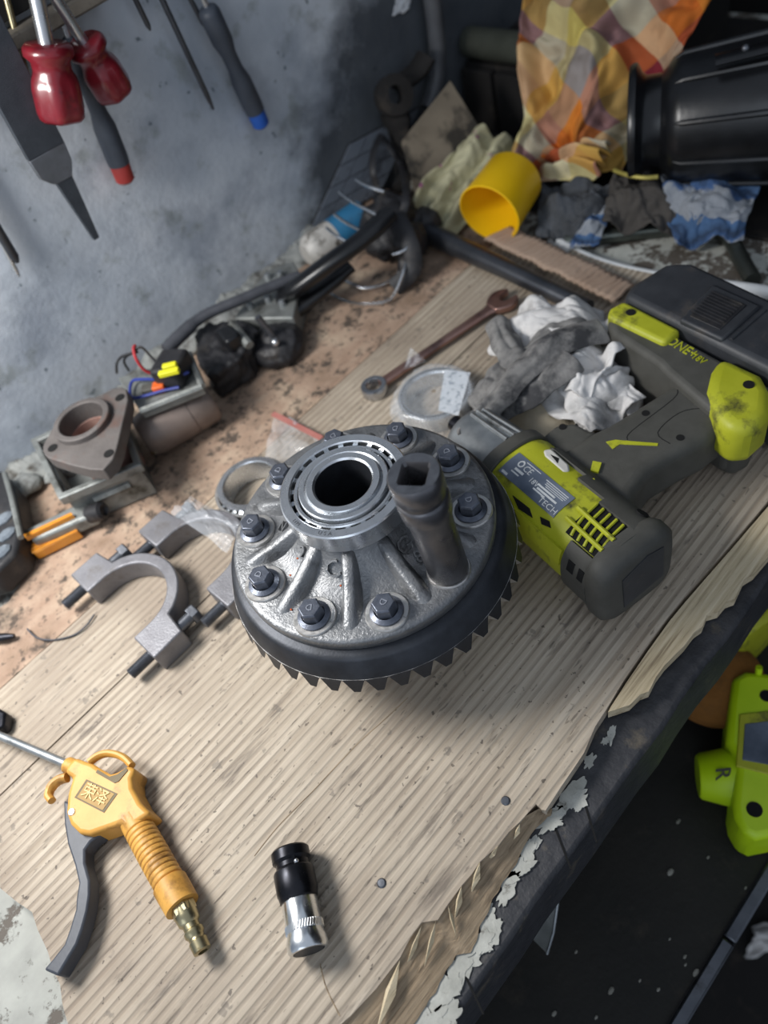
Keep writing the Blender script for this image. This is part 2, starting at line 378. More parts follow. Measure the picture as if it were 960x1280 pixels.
def floral():
    t = NT('floral_cotton')
    base = t.ramp(t.noise(20, 4), [(0.3, '#a8a385'), (0.7, '#c6c2a2')])
    base = t.mix(t.ramp(t.noise(45, 2), [(0.63, 0.0), (0.66, 1.0)]), base, '#b06a92')
    base = t.mix(t.ramp(t.noise(38, 2, 0.5, t.map((1.3, 1.1, 0.9))), [(0.66, 0.0), (0.70, 0.8)]), base, '#8a8f8c')
    t.set(color=base, rough=0.95, spec=0.1); t.bump(t.noise(500, 2), 0.3, 0.0006); return t.m
m_floral = floral()
def stripe_mat():
    t = NT('blue_white_stripe')
    uv = t.n('ShaderNodeUVMap'); s = t.sep(uv.outputs[0])
    f = t.math('FRACT', t.math('ADD', t.math('MULTIPLY', s[1], 1.7), t.math('MULTIPLY', t.noise(26), 1.1)))
    c = t.ramp(f, [(0.55, '#8b9097'), (0.62, '#3f5c87'), (0.75, '#2b3c55'), (0.92, '#456389')])
    t.set(color=c, rough=0.95); t.bump(t.noise(300, 4), 0.6, 0.002); return t.m
m_stripe = stripe_mat()

def cloth(name, fn, nu, nv, mat, parent=None, solid=0.0015, uvs=(1, 1), sub=1, uvo=(0, 0)):
    mb = MB().grid(fn, nu, nv); o = mb.build(name, mat, parent, smooth=180, sub=sub, solid=solid)
    me = o.data; uv = me.uv_layers.new(name='UVMap')
    for lp in me.loops:
        i = lp.vertex_index; uv.data[lp.index].uv = ((i % (nu + 1)) / nu * uvs[0] + uvo[0], (i // (nu + 1)) / nv * uvs[1] + uvo[1])
    return o
def patch(c00, c10, c11, c01, folds=(), amp=0.01, fs=18, seed=0.0, bulge=0.0, edge=0.0, fine=1.0):
    """cloth surface through four corner points, with folds and crumple along its normal"""
    c = [Vector(p) for p in (c00, c10, c11, c01)]
    nrm = (c[1] - c[0]).cross(c[3] - c[0]).normalized()
    if nrm.z < 0: nrm = -nrm
    def fn(u, v):
        uu, vv = u, v
        if edge:
            uu += edge * nz((u * 4, v * 4, seed + 9)); vv += edge * nz((u * 4, v * 4, seed + 19))
        p = (c[0] * (1 - uu) + c[1] * uu) * (1 - vv) + (c[3] * (1 - uu) + c[2] * uu) * vv
        h = amp * (nz((u * 3.1 + seed, v * 3.1, seed), 1.0) + fine * (0.5 * abs(nz((u * 7 + seed, v * 7, seed + 3))) + 0.25 * nz((u * 15, v * 15, seed + 5))))
        h += bulge * math.sin(PI * u) * math.sin(PI * v)
        for (du, dv, fq, fa, ph) in folds: h += fa * math.sin((u * du + v * dv) * fq + ph)
        return p + nrm * h
    return fn

# ================================================================== the setting
WY = 0.455            # face of the plastered wall behind the bench
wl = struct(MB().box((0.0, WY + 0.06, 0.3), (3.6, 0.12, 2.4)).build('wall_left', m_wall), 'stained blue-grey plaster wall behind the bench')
wb = struct(MB().box((1.12, -0.9, 0.3), (0.12, 3.0, 2.4)).build('wall_back', M('shade_black', '#0c0b0a', '#131110', 0.95, ns=8)), 'wall beyond the clutter, coloured near black for shade')  # the background darkness is put into this wall's near-black colour
fl = struct(MB().box((0, -1.0, -0.93), (4.0, 4.0, 0.06)).build('floor', m_dark), 'dark workshop floor far below the bench')

# ------------------------------------------------------------------ workbench
B = thing('workbench', 'workbench with flaking white paint and a tarry black front edge', 'workbench', (0.2, 0.13, -0.87))
MB().box((0.64, 0.176, -0.0355), (0.72, 0.552, 0.044)).build('bench_top', m_paint, B, bevel=0.002)
MB().box((-0.16, 0.176, -0.0355), (0.88, 0.552, 0.044)).build('bench_top', m_paint2, B, bevel=0.002)
mb = MB()
front = []
for i in range(60):
    x = -0.62 + i * 0.0275
    front.append((x, -0.194 + 0.003 * nz((x * 18, 2, 0)) + 0.0015 * nz((x * 60, 5, 0))))
poly = [(-0.62, -0.10)] + front + [(front[-1][0], -0.10)]
mb.prism(poly, -0.085, -0.0135)
mb.build('front_beam', m_beam, B, bevel=0.003, label='tarry black front beam')
for x in (-0.52, 0.92):
    for y in (-0.15, 0.40): MB().box((x, y, -0.47), (0.06, 0.06, 0.80)).build('leg', m_beam, B, bevel=0.003)
# flakes of old white paint left on the beam
def blob(cx, cy, rx, ry, ang, seed, n=26, rough=0.45):
    out = []
    for i in range(n):
        t = 2 * PI * i / n; k = 1 + rough * nz((math.cos(t) * 2.3 + seed, math.sin(t) * 2.3, seed)) + 0.35 * rough * nz((math.cos(t) * 7 + seed, math.sin(t) * 7, seed))
        x, y = rx * k * math.cos(t), ry * k * math.sin(t)
        out.append((cx + x * math.cos(ang) - y * math.sin(ang), cy + x * math.sin(ang) + y * math.cos(ang)))
    return out
fl_spots = [(716, 994, .013, .006), (725, 1000, .007, .004), (689, 1028, .010, .005), (695, 1018, .006, .004), (660, 1068, .010, .004), (650, 1085, .009, .004), (668, 1055, .006, .003), (634, 1112, .010, .004), (640, 1098, .006, .003), (608, 1140, .006, .004), (612, 1165, .011, .006), (600, 1180, .010, .006),
            (585, 1200, .011, .006), (572, 1215, .012, .006), (556, 1240, .012, .006), (545, 1262, .014, .007), (560, 1272, .010, .006), (530, 1285, .016, .008), (737, 951, .005, .003), (764, 918, .007, .0025), (757, 926, .003, .002), (590, 1140, .009, .002), (500, 1310, .02, .010)]
for i, (px, py, rx, ry) in enumerate(fl_spots):
    p = Z(px, py, -0.0125)
    MB().prism(blob(p.x, p.y, rx, ry, 0.35 * math.sin(i * 2.1), i * 3.7, n=44, rough=0.55), -0.0145, -0.0126 + 0.0003 * (i % 3)).build('paint_flake', m_flake, B, smooth=30)
for px, py, ang in [(735, 1017, 0.9), (585, 1228, 1.2), (700, 1050, 1.0)]:
    p = Z(px, py, -0.011); MB().box((p.x, p.y, -0.0134), (0.034, 0.0012, 0.0008), Matrix.Rotation(ang, 3, 'Z')).build('beam_crack', m_hole, B)

# ------------------------------------------------------------------ loose boards covering the bench
S = thing('board_cover', 'sheet of weathered ribbed boards with a torn splintered front edge', 'boards', (0.05, 0.1, -0.0115))
top_edge = [(415, 1290), (440, 1268), (470, 1236), (500, 1197), (513, 1172), (527, 1153), (547, 1150), (560, 1130), (577, 1107), (590, 1092), (600, 1077), (623, 1057), (636, 1040), (650, 1027), (670, 1005), (677, 1012), (682, 1013), (701, 984), (716, 962), (730, 941), (744, 908), (757, 888), (780, 850), (806, 812), (834, 773), (853, 750), (880, 719), (907, 688), (958, 629), (1010, 572), (1120, 470)]
ed = TR(top_edge)
left_rag = TR([(-60, 1040), (0, 1110), (22, 1128), (40, 1140), (47, 1162), (60, 1190), (66, 1212), (75, 1230), (78, 1255), (85, 1280), (96, 1330)])
fb = [(0.435, 0.1485)] + [(x, 0.1485 + 0.0008 * nz((x * 30, 1, 1))) for x in [0.4 - 0.02 * k for k in range(36)]]
fb += [(v.x, v.y) for v in left_rag if v.y < 0.14]
fb += [(-0.345, -0.10), (-0.30, -0.135)] + [(v.x, v.y) for v in ed if v.x < 0.43] + [(0.43, -0.16)]
MB().prism(fb, -0.0105, 0.0).build('board', m_wood, S, smooth=30)
mbm = [(0.43, 0.1505), (0.43, 0.2335)] + [(0.42 - 0.02 * k, 0.2335 + 0.0015 * nz((k * 0.7, 3, 0))) for k in range(40)] + [(-0.36, 0.2335), (-0.365, 0.20), (-0.35, 0.1505)]
MB().prism(mbm, -0.0105, -0.0006).build('board', m_wood, S, smooth=30)
bk = [(0.45, 0.236), (0.45, 0.452), (-0.28, 0.452)]
for (px, py) in [(0, 700), (25, 725), (10, 750), (-20, 770)]:
    p = Z(px, py, 0); bk.append((p.x, p.y))
bk += [(-0.262, 0.236)]
MB().prism(bk, -0.0105, -0.0022).build('board', m_back, S, smooth=30, label='pinkish-brown oil-speckled back board')
# pale split sliver standing off along the crack
sl = [(760, 890), (787, 881), (800, 868), (811, 864), (820, 846), (831, 831), (840, 822), (855, 807), (868, 790), (878, 783), (884, 768), (898, 764), (908, 752), (919, 748), (930, 724), (943, 716), (960, 696), (990, 664), (1060, 590), (1060, 534), (1012, 576), (961, 632), (910, 691), (883, 722), (856, 753), (837, 776), (809, 815), (783, 853), (763, 884)]
MB().prism(TR(sl, -0.001), -0.0105, -0.0012).build('sliver', m_raw, S, smooth=30, label='pale freshly split sliver of wood')
# torn layers stepping out below the top face
edx = sorted([(v.x, v.y) for v in ed])
def edge_y(x):
    for (a, b) in zip(edx[:-1], edx[1:]):
        if a[0] <= x <= b[0]: return a[1] + (b[1] - a[1]) * (x - a[0]) / max(1e-6, b[0] - a[0])
    return edx[0][1] if x < edx[0][0] else edx[-1][1]
def torn(u, v):
    x = -0.34 + 0.292 * u; fall = min(1.0, max(0.0, (-0.047 - x) / 0.11)) ** 0.8
    y0 = edge_y(x) + 0.0015; wid = (0.0018 + 0.025 * fall) * (1 + 0.22 * nz((x * 26, 1, 1)) + 0.10 * nz((x * 120, 3, 2)))
    r_ = nz((x * 22, v * 5.0, 1)) * 0.6 + nz((x * 40, v * 13, 5)) * 0.5 + nz((x * 90, v * 26, 7)) * 0.25
    y = y0 - wid * v + 0.0016 * r_ * (v > 0.02)
    z = -0.0004 - 0.0108 * v ** 0.75 + 0.0021 * r_ * math.sin(PI * min(1, v * 1.05))
    return Vector((x, y, max(z, -0.0122)))
MB().grid(torn, 170, 26).build('torn_face', m_edge, S, smooth=50, solid=0)
def splinter(p0, p1, wdt, h0, h1):
    a = Vector(p0); b = Vector(p1); d = (b - a); s_ = Vector((-d.y, d.x, 0)).normalized() * wdt
    m_ = a + d * 0.45
    return MB().add([a, m_ + s_, b, m_ - s_ * 0.6, m_ + Vector((0, 0, h1))], [(0, 1, 4), (1, 2, 4), (2, 3, 4), (3, 0, 4), (0, 3, 2, 1)])
for (a, b, wd) in [((600, 1077), (588, 1118), .0030), ((577, 1107), (568, 1150), .0025), ((623, 1057), (607, 1078), .002), ((527, 1157), (505, 1215), .002), ((650, 1030), (642, 1050), .002), ((560, 1132), (570, 1170), .0016), ((500, 1200), (470, 1290), .004), ((545, 1150), (530, 1210), .002)]:
    p, q = Z(a[0], a[1], 0.0008), Z(b[0], b[1], -0.006)
    splinter(p, q, wd, 0, 0.0022).build('splinter', m_raw, S, smooth=20)
# long open cracks in the boards (thin dark slots proud of nothing: sunk strips)
for pts in [[(318, 1070), (345, 1036), (372, 1008), (395, 985), (420, 958), (452, 925), (480, 900), (510, 872)], [(425, 1270), (408, 1235), (400, 1205)]]:
    pp = [Z(a, b, 0.0) for a, b in pts]
    MB().tube([p + Vector((0, 0, -0.0002)) for p in spline(pp, 4)], 0.0005, 6).build('crack', m_edge, S)
# nail heads and knots pressed in the board
for (px, py) in [(632, 1001), (477, 1104)]:
    p = Z(px, py, 0); MB().lathe([(0, 0.0012), (0.0022, 0.0011), (0.003, 0.0004), (0.0032, -0.001)], (p.x, p.y, 0), n=12).build('nail', m_boltg, S)

# ------------------------------------------------------------------ differential
DC = Vector((0.005, 0.0175, 0.0))
D = thing('differential', 'differential carrier with toothed ring gear, bolts and a tapered bearing on top', 'car part', DC)
def at(v): return DC + Vector(v)
# carrier below, standing on the board
MB().lathe([(0.0, 0.0), (0.030, 0.0), (0.032, 0.002), (0.032, 0.018), (0.046, 0.024), (0.058, 0.034), (0.060, 0.06), (0.060, 0.089), (0, 0.089)], DC, n=48).build('carrier_body', m_iron, D)
# flange with conical centre
prof = [(0.020, 0.088), (0.0905, 0.088), (0.0922, 0.090), (0.0925, 0.0965), (0.0915, 0.0985), (0.089, 0.0993), (0.066, 0.0985), (0.062, 0.0988), (0.056, 0.1008), (0.049, 0.1050), (0.0435, 0.1100), (0.0395, 0.1160), (0.037, 0.1205), (0.0362, 0.1262), (0.024, 0.1262)]
fl_o = MB().lathe(prof, DC, n=120)
fl_o.build('flange', m_iron, D, smooth=50)
A0 = 21.5
ang = [math.radians(A0 - 36 * k) for k in range(10)]
for k in range(10):
    t = ang[k] + math.radians(18); c, s_ = math.cos(t), math.sin(t)
    rings = []
    for (r, wd, zt) in [(0.034, 0.0052, 0.1200), (0.040, 0.0050, 0.1190), (0.051, 0.0047, 0.1132), (0.062, 0.0045, 0.1078), (0.074, 0.0047, 0.1034), (0.081, 0.0049, 0.1006), (0.0850, 0.0042, 0.0980)]:
        zb = 0.096; sec = []
        for (y, z) in [(-wd * 1.9, zb), (-wd * 1.25, zb + (zt - zb) * 0.45), (-wd * 0.85, zt - 0.0012), (-wd * 0.5, zt), (wd * 0.5, zt), (wd * 0.85, zt - 0.0012), (wd * 1.25, zb + (zt - zb) * 0.45), (wd * 1.9, zb)]:
            sec.append(at((c * r - s_ * y, s_ * r + c * y, z)))
        rings.append(sec)
    MB().loft(rings).build('rib', m_iron, D, smooth=50)
# bolts with machined seats
seat = MB().lathe([(0.0085, 0.0985), (0.0085, 0.1006), (0.0138, 0.1006), (0.0143, 0.1000), (0.0145, 0.0985)], at((0, 0, 0)), n=28).build('bolt_seat', m_mach, D)
bm_ = MB().lathe([(0, 0.1008), (0.0106, 0.1008), (0.0110, 0.1012), (0.0110, 0.1018), (0.0080, 0.1034)], DC, n=28)
hexp = [(0.0080 * math.cos(PI / 3 * i), 0.0080 * math.sin(PI / 3 * i)) for i in range(6)]
bm_.loft([[at((x, y, 0.1015)) for x, y in hexp], [at((x, y, 0.1103)) for x, y in hexp], [at((x * 0.88, y * 0.88, 0.1116)) for x, y in hexp]])
bolt0 = bm_.build('bolt', m_bolt, D, bevel=0.0003, smooth=25)
tv, tf = text('D', 0.0062, 0.0003)
mark0 = MB().add([at((v.x, v.y, 0.1117 + v.z)) for v in tv], tf).build('head_mark', M('bolt_mark', '#9a9ea8', '#9a9ea8', 0.4, 0.5), bolt0, smooth=0)
first = True
for k in range(10):
    if k == 3: tw = 0.3
    tw = rnd.uniform(0, 6.28)
    off = Vector((math.cos(ang[k]) * 0.0765, math.sin(ang[k]) * 0.0765, 0))
    Mb = Matrix.Translation(off) @ Matrix.Rotation(tw, 4, 'Z')
    if first:
        seat.matrix_local = Matrix.Translation(off); bolt0.matrix_local = Mb; first = False
    else:
        copy_to(seat, Matrix.Translation(off), D); b_ = copy_to(bolt0, Mb, D)
        copy_to(mark0, Matrix.Identity(4), b_)
# ring gear
RG = MB().lathe([(0.0605, 0.0885), (0.0950, 0.0885), (0.0978, 0.0868), (0.0990, 0.0855), (0.1043, 0.0702), (0.1030, 0.0692), (0.066, 0.0690), (0.0605, 0.0715)], DC, n=120, closed=True).build('ring_gear', m_gear, D, smooth=35, label='dark oiled ring gear with spiral teeth')
tm = MB(); r0, r1, sp = 0.1040, 0.070, math.radians(-16)
def tooth_sec(r, a, hw, hgt, zb=0.0712):
    out = []
    for (t, z, e_) in [(-hw, zb, 0), (-hw * 0.30, zb - hgt, 1), (hw * 0.30, zb - hgt, 1), (hw, zb, 0)]:
        rr = r + (0.0024 * e_ if r > 0.1 else 0)
        out.append(at((math.cos(a) * rr - math.sin(a) * t, math.sin(a) * rr + math.cos(a) * t, z)))
    return out
secs = [tooth_sec(0.10405, 0, 0.0075, 0.0122), tooth_sec(0.094, sp * 0.25, 0.0066, 0.0105), tooth_sec(0.082, sp * 0.6, 0.0057, 0.009), tooth_sec(0.070, sp, 0.0048, 0.008)]
tm.loft(secs); tm.m[-2] = 1
tooth0 = tm.build('tooth', [m_mach, m_gear], RG, smooth=20)
NT_ = 43
for k in range(1, NT_): copy_to(tooth0, Matrix.Rotation(2 * PI * k / NT_, 4, 'Z'), RG)
# tapered roller bearing on the hub
BR = MB().lathe([(0.0365, 0.1255), (0.0425, 0.1255), (0.0434, 0.1264), (0.0434, 0.1402), (0.0425, 0.1412), (0.0372, 0.1412), (0.0364, 0.1404), (0.0384, 0.1255)], DC, n=96, closed=True).build('bearing', m_steel, D, smooth=40, label='bright steel tapered roller bearing')
MB().lathe([(0.0308, 0.1264), (0.0348, 0.1266), (0.0342, 0.1392), (0.0334, 0.1400), (0.0318, 0.1398), (0.0312, 0.1380)], DC, n=96, closed=True).build('cage', m_steel, BR)
MB().lathe([(0.0230, 0.1263), (0.0312, 0.1263), (0.0302, 0.1414), (0.0295, 0.1420), (0.0268, 0.1420), (0.0262, 0.1413), (0.0230, 0.1404)], DC, n=96, closed=True).build('inner_race', m_steel, BR, smooth=40)
MB().lathe([(0.0192, 0.1100), (0.0250, 0.1100), (0.0250, 0.1426), (0.0244, 0.1432), (0.0204, 0.1432), (0.0192, 0.1420)], DC, n=96, closed=True).build('hub_journal', m_steel, BR, smooth=40)
MB().lathe([(0.01915, 0.1414), (0.0187, 0.090), (0.0, 0.090)], DC, n=96).build('hub_bore', m_gear, D)
roll = MB().lathe([(0, 0), (0.0014, 0), (0.0023, 0.0006), (0.0019, 0.0120), (0, 0.0120)], at((0.0354, 0, 0.1266)), n=10).build('roller', m_chrome, BR)
for k in range(1, 22): copy_to(roll, Matrix.Rotation(2 * PI * k / 22, 4, 'Z'), BR)
# marks: engraved race lettering and cast letters
def on_arc(body, r, a_mid, z, size, step, mat, name, parent, depth=0.0002, flip=1):
    n = len(body)
    for i, ch in enumerate(body):
        if ch == ' ': continue
        a = a_mid + (i - (n - 1) / 2) * step
        vs, fs = text(ch, size, depth)
        c, s_ = math.cos(a), math.sin(a)
        ux, uy = Vector((-s_, c, 0)), Vector((-c, -s_, 0))      # baseline towards the rim, letters readable from outside
        MB().add([at(Vector((c * r, s_ * r, z)) + ux * v.x + uy * v.y + Vector((0, 0, v.z))) for v in vs], fs).build(name, mat, parent, smooth=0)
m_engr = M('engraving', '#5d6065', '#5d6065', 0.5, 0.6)
on_arc('USA', 0.0400, math.radians(-152), 0.1412, 0.0038, 0.085, m_engr, 'engraved_letter', BR)
on_arc('HM', 0.0400, math.radians(-185), 0.1412, 0.0038, 0.085, m_engr, 'engraved_letter', BR)
def cone_z(r):
    pr_ = prof[3:]
    for (a, b) in zip(pr_[:-1], pr_[1:]):
        if b[0] <= r <= a[0]: return a[1] + (b[1] - a[1]) * (a[0] - r) / max(1e-6, a[0] - b[0])
    return 0.0985
def cast(body, px, py, size, rot, depth=0.0016):
    vs, fs = text(body, size, depth); z_ = 0.105
    for _ in range(25):
        p = Z(px, py, z_); z_ = z_ * 0.5 + 0.5 * cone_z(min(0.09, math.hypot(p.x - DC.x, p.y - DC.y)))
    r_ = math.hypot(p.x - DC.x, p.y - DC.y); sl_ = math.atan2(cone_z(r_ - 0.003) - cone_z(r_ + 0.003), 0.006)
    Rm = Matrix.Rotation(rot, 3, 'Z'); d = (p - DC); d.z = 0; d.normalize(); tilt = Matrix.Rotation(sl_, 3, Vector((-d.y, d.x, 0)))
    MB().add([p + UPZ0 * 0.0009 + tilt @ (Rm @ v) for v in vs], fs).build('cast_letter', m_iron, D, smooth=0, bevel=0.0003)
UPZ0 = Vector((0, 0, 1))
cast('C', 417, 713, 0.0165, math.radians(-45))
cast('G', 506, 684, 0.0165, math.radians(-15))
cast('8', 524, 698, 0.012, math.radians(-15))
cast('2', 380, 692, 0.013, math.radians(-75))
cast('N', 355, 660, 0.011, math.radians(-85))
for (px, py, zz) in [(372, 698, 0.110), (363, 719, 0.104), (426, 732, 0.107), (364, 762, 0.0995)]:
    p = Z(px, py, zz); MB().ball(p, 0.0007, 8, 6).build('paint_speck', m_og, D)

# ------------------------------------------------------------------ deep socket standing on a bolt
SB = at((math.cos(ang[3]) * 0.0765, math.sin(ang[3]) * 0.0765, 0.1012))
Kt = thing('deep_socket', 'long worn impact socket standing upright on a ring gear bolt', 'socket', SB)
ax = (Z(517, 592, 0.197) - SB).normalized()
MB().lathe([(0.0098, 0.0), (0.0126, 0.0), (0.0132, 0.001), (0.0130, 0.048), (0.0132, 0.056), (0.0150, 0.0625), (0.0153, 0.066), (0.0153, 0.0755), (0.0147, 0.0765), (0.0140, 0.0772), (0.0140, 0.0800), (0.0148, 0.0810), (0.0153, 0.0818), (0.0153, 0.0945), (0.0142, 0.0962)], SB, ax, n=48).build('barrel', m_worn, Kt, smooth=35)
a_, b2_, d_ = frame(ax)
q = MB(); sqr = 0.0074
outer = [SB + d_ * 0.0962 + a_ * (0.0142 * math.cos(2 * PI * i / 32)) + b2_ * (0.0142 * math.sin(2 * PI * i / 32)) for i in range(32)]
def sq(r, z, rot=0.5):
    out = []
    for i in range(32):
        t = 2 * PI * i / 32; tt = t - rot; k = r / max(abs(math.cos(tt)), abs(math.sin(tt))); k = min(k, r * 1.32)
        out.append(SB + d_ * z + a_ * (k * math.cos(t)) + b2_ * (k * math.sin(t)))
    return out
q.loft([outer, sq(0.0082, 0.0960)], caps=False, mi=2)
q.loft([sq(0.0082, 0.0960), sq(0.0070, 0.0935), sq(0.0070, 0.078)], caps=False)
q.add(sq(0.0070, 0.078), [tuple(range(32))], 1)
q.build('square_drive', [m_worn, m_hole, m_boltg], Kt, smooth=30)

# ------------------------------------------------------------------ air blow gun
G = thing('blow_gun', 'orange air blow gun with dark trigger and brass fitting, lying on the boards', 'blow gun', Z(130, 1020, 0))
body = [(94, 946), (103, 950), (115, 954), (121, 958), (137, 967), (145, 965), (160, 956), (169, 961), (164, 972), (165, 984), (175, 1003), (188, 1016), (158, 1036), (150, 1029), (134, 1035), (111, 1043), (98, 1041), (87, 1030), (82, 1015), (84, 992), (90, 972), (80, 965), (85, 955)]
MB().prism(TR(body, 0.023), 0.001, 0.023).build('body', m_orange, G, bevel=0.0028, seg=3)
arc = [Z(a, b, 0.019) for a, b in [(112, 953), (121, 946), (132, 942), (145, 943), (156, 948), (165, 957)]]
MB().tube(spline(arc, 5), 0.0026, 10, flat=1.4).build('hang_loop', m_orange, G)
hk = [Z(a, b, 0.017) for a, b in [(84, 972), (74, 975), (65, 983), (61, 994), (65, 1001)]]
MB().tube(spline(hk, 5), [0.0034] * 12 + [0.0030] * 5 + [0.0028] * 4, 10, flat=1.3).build('hook', m_orange, G)
MB().prism(TR([(122, 962), (137, 971), (147, 968), (158, 960), (160, 963), (148, 977), (143, 979), (120, 966)], 0.0232), 0.0229, 0.0236).build('slot', m_emb, G)
nz0, nz1 = Z(-40, 903, 0.013), Z(90, 958, 0.015)
MB().tube([nz0, nz1], 0.0032, 14).build('nozzle_tube', m_sat, G)
MB().tube([Z(84, 956, 0.015), Z(98, 962, 0.0155)], 0.0060, 14).build('nozzle_collar', m_orange, G, bevel=0.001)
lv_l = [(79, 1000), (80, 1030), (84, 1055), (93, 1082), (98, 1104), (95, 1122), (94, 1137), (87, 1160), (80, 1180), (66, 1198), (54, 1212)]
lv_r = [(72, 1220), (84, 1200), (96, 1180), (103, 1160), (109, 1138), (112, 1118), (112, 1100), (106, 1078), (106, 1062), (113, 1052), (126, 1043), (128, 1020)]
MB().prism(TR(lv_l + lv_r, 0.0165), 0.003, 0.0165).build('trigger', m_trig, G, bevel=0.0015, label='slate-grey plastic trigger lever')
h0, h1 = Z(166, 1022, 0.0135), Z(228, 1133, 0.0125)
dr = (h1 - h0); Ln = dr.length; pr = [(0.0, 0.0)]
for i in range(161):
    t = i / 160; z = t * Ln
    r = 0.0098 + 0.0005 * math.sin(PI * t)
    if 0.12 < t < 0.74: r -= 0.0009 * max(0.0, math.cos(t * 2 * PI * 19)) ** 3
    if t > 0.76: r += 0.0012
    pr.append((r, z))
pr.append((0, Ln))
MB().lathe(pr, h0, dr, n=28).build('grip', m_orange, G, smooth=60)
f0 = h1; fd = (Z(251, 1184, 0.0105) - h1).normalized()
nut = MB(); A_, B_, _ = frame(fd)
nut.loft([[f0 + fd * z + (A_ * math.cos(PI / 3 * i) + B_ * math.sin(PI / 3 * i)) * 0.0082 for i in range(6)] for z in (-0.001, 0.0055)])
nut.build('hex_nut', m_brass, G, bevel=0.0006)
MB().lathe([(0, 0.0), (0.0072, 0.0), (0.0074, 0.006), (0.0068, 0.011), (0.0052, 0.0125), (0.0052, 0.0155), (0.0062, 0.0165), (0.0062, 0.019), (0.005, 0.0205), (0.005, 0.0225), (0.0058, 0.0235), (0.0055, 0.0300), (0.0030, 0.0305), (0.0030, 0.026), (0, 0.026)], f0, fd, n=24).build('air_fitting', m_brass, G, smooth=40, label='stepped brass air fitting')
MB().lathe([(0, 0.0242), (0.0022, 0.0240), (0.0026, 0.0230)], Z(90, 1015, 0.023).xy.to_3d(), n=12).build('pivot_pin', m_steel, G)
pl = [(108, 974), (147, 992), (130, 1016), (93, 997)]
c4 = [Z(a, b, 0.0231) for a, b in pl]
MB().prism(TR(pl, 0.0232), 0.0228, 0.0233).build('name_plate', m_emb, G)
cen = sum(c4, Vector()) / 4
inn = [(cen + (p - cen) * 0.86).xy for p in c4]
MB().prism(inn, 0.0229, 0.0235).build('name_plate', M('plate_ochre', '#9c7a3c', '#a98644', 0.6), G)
exx = (c4[1] - c4[0]).normalized(); eyy = Vector((-exx.y, exx.x, 0))
tv, tf = text('\u8363\u6cfd', 0.0112, 0.0006)
MB().add([Vector((cen.x, cen.y, 0.0236)) + exx * v.x + eyy * v.y + Vector((0, 0, v.z)) for v in tv], tf).build('raised_lettering', m_gold, G, smooth=0)

# ------------------------------------------------------------------ black adapter with chrome socket
p0, p1 = Z(362, 1062, 0.0130), Z(383, 1172, 0.0122)
Q = thing('socket_adapter', 'black impact adapter fitted with a small chrome socket, lying on the boards', 'socket', (p0.x, p0.y, 0))
dd = (p1 - p0).normalized(); Lq = (p1 - p0).length
MB().lathe([(0.0, 0.002), (0.006, 0.002), (0.006, 0.0), (0.0112, 0.0), (0.0122, 0.0012), (0.0122, 0.0068), (0.0112, 0.0078), (0.0104, 0.0086), (0.0104, 0.0112), (0.0120, 0.0124), (0.0128, 0.0138), (0.0128, 0.0262), (0.0122, 0.0275), (0.0118, 0.0305), (0.0109, 0.0312), (0, 0.0312)], p0, dd, n=40).build('adapter', m_black_ox, Q, smooth=35)
MB().ball(p0 + dd * 0.0100 + Vector((0.004, -0.004, 0.0098)), 0.0016, 10, 8).build('detent_ball', m_steel, Q)
cs = MB().lathe([(0.0, 0.030), (0.0106, 0.030), (0.0110, 0.0306), (0.0110, 0.0440), (0.0113, 0.0443), (0.0113, 0.0482), (0.0110, 0.0485), (0.0112, 0.050), (0.0122, 0.053), (0.0122, Lq + 0.006), (0.0114, Lq + 0.0075), (0.0095, Lq + 0.0075)], p0, dd, n=48)
cso = cs.build('chrome_socket', m_chrome, Q, smooth=35, label='small chrome socket')
A_, B_, _ = frame(dd)
def star(r0_, r1_, z): return [p0 + dd * z + (A_ * math.cos(2 * PI * i / 24) + B_ * math.sin(2 * PI * i / 24)) * (r0_ if i % 2 else r1_) for i in range(24)]
MB().loft([star(0.0096, 0.0088, Lq + 0.0074), star(0.0092, 0.0084, Lq - 0.006)], True).build('socket_mouth', m_gear, cso, smooth=20)
for k in range(44):
    t = 2 * PI * k / 44; e = A_ * math.cos(t) + B_ * math.sin(t)
    if k == 0: kn0 = True
kn = MB()
for k in range(44):
    t = 2 * PI * k / 44
    kn.tube([p0 + dd * 0.0442 + (A_ * math.cos(t) + B_ * math.sin(t)) * 0.0113, p0 + dd * 0.0484 + (A_ * math.cos(t + 0.12) + B_ * math.sin(t + 0.12)) * 0.0113], 0.0004, 5)
kn.build('knurling', m_chrome, cso, kind='stuff')

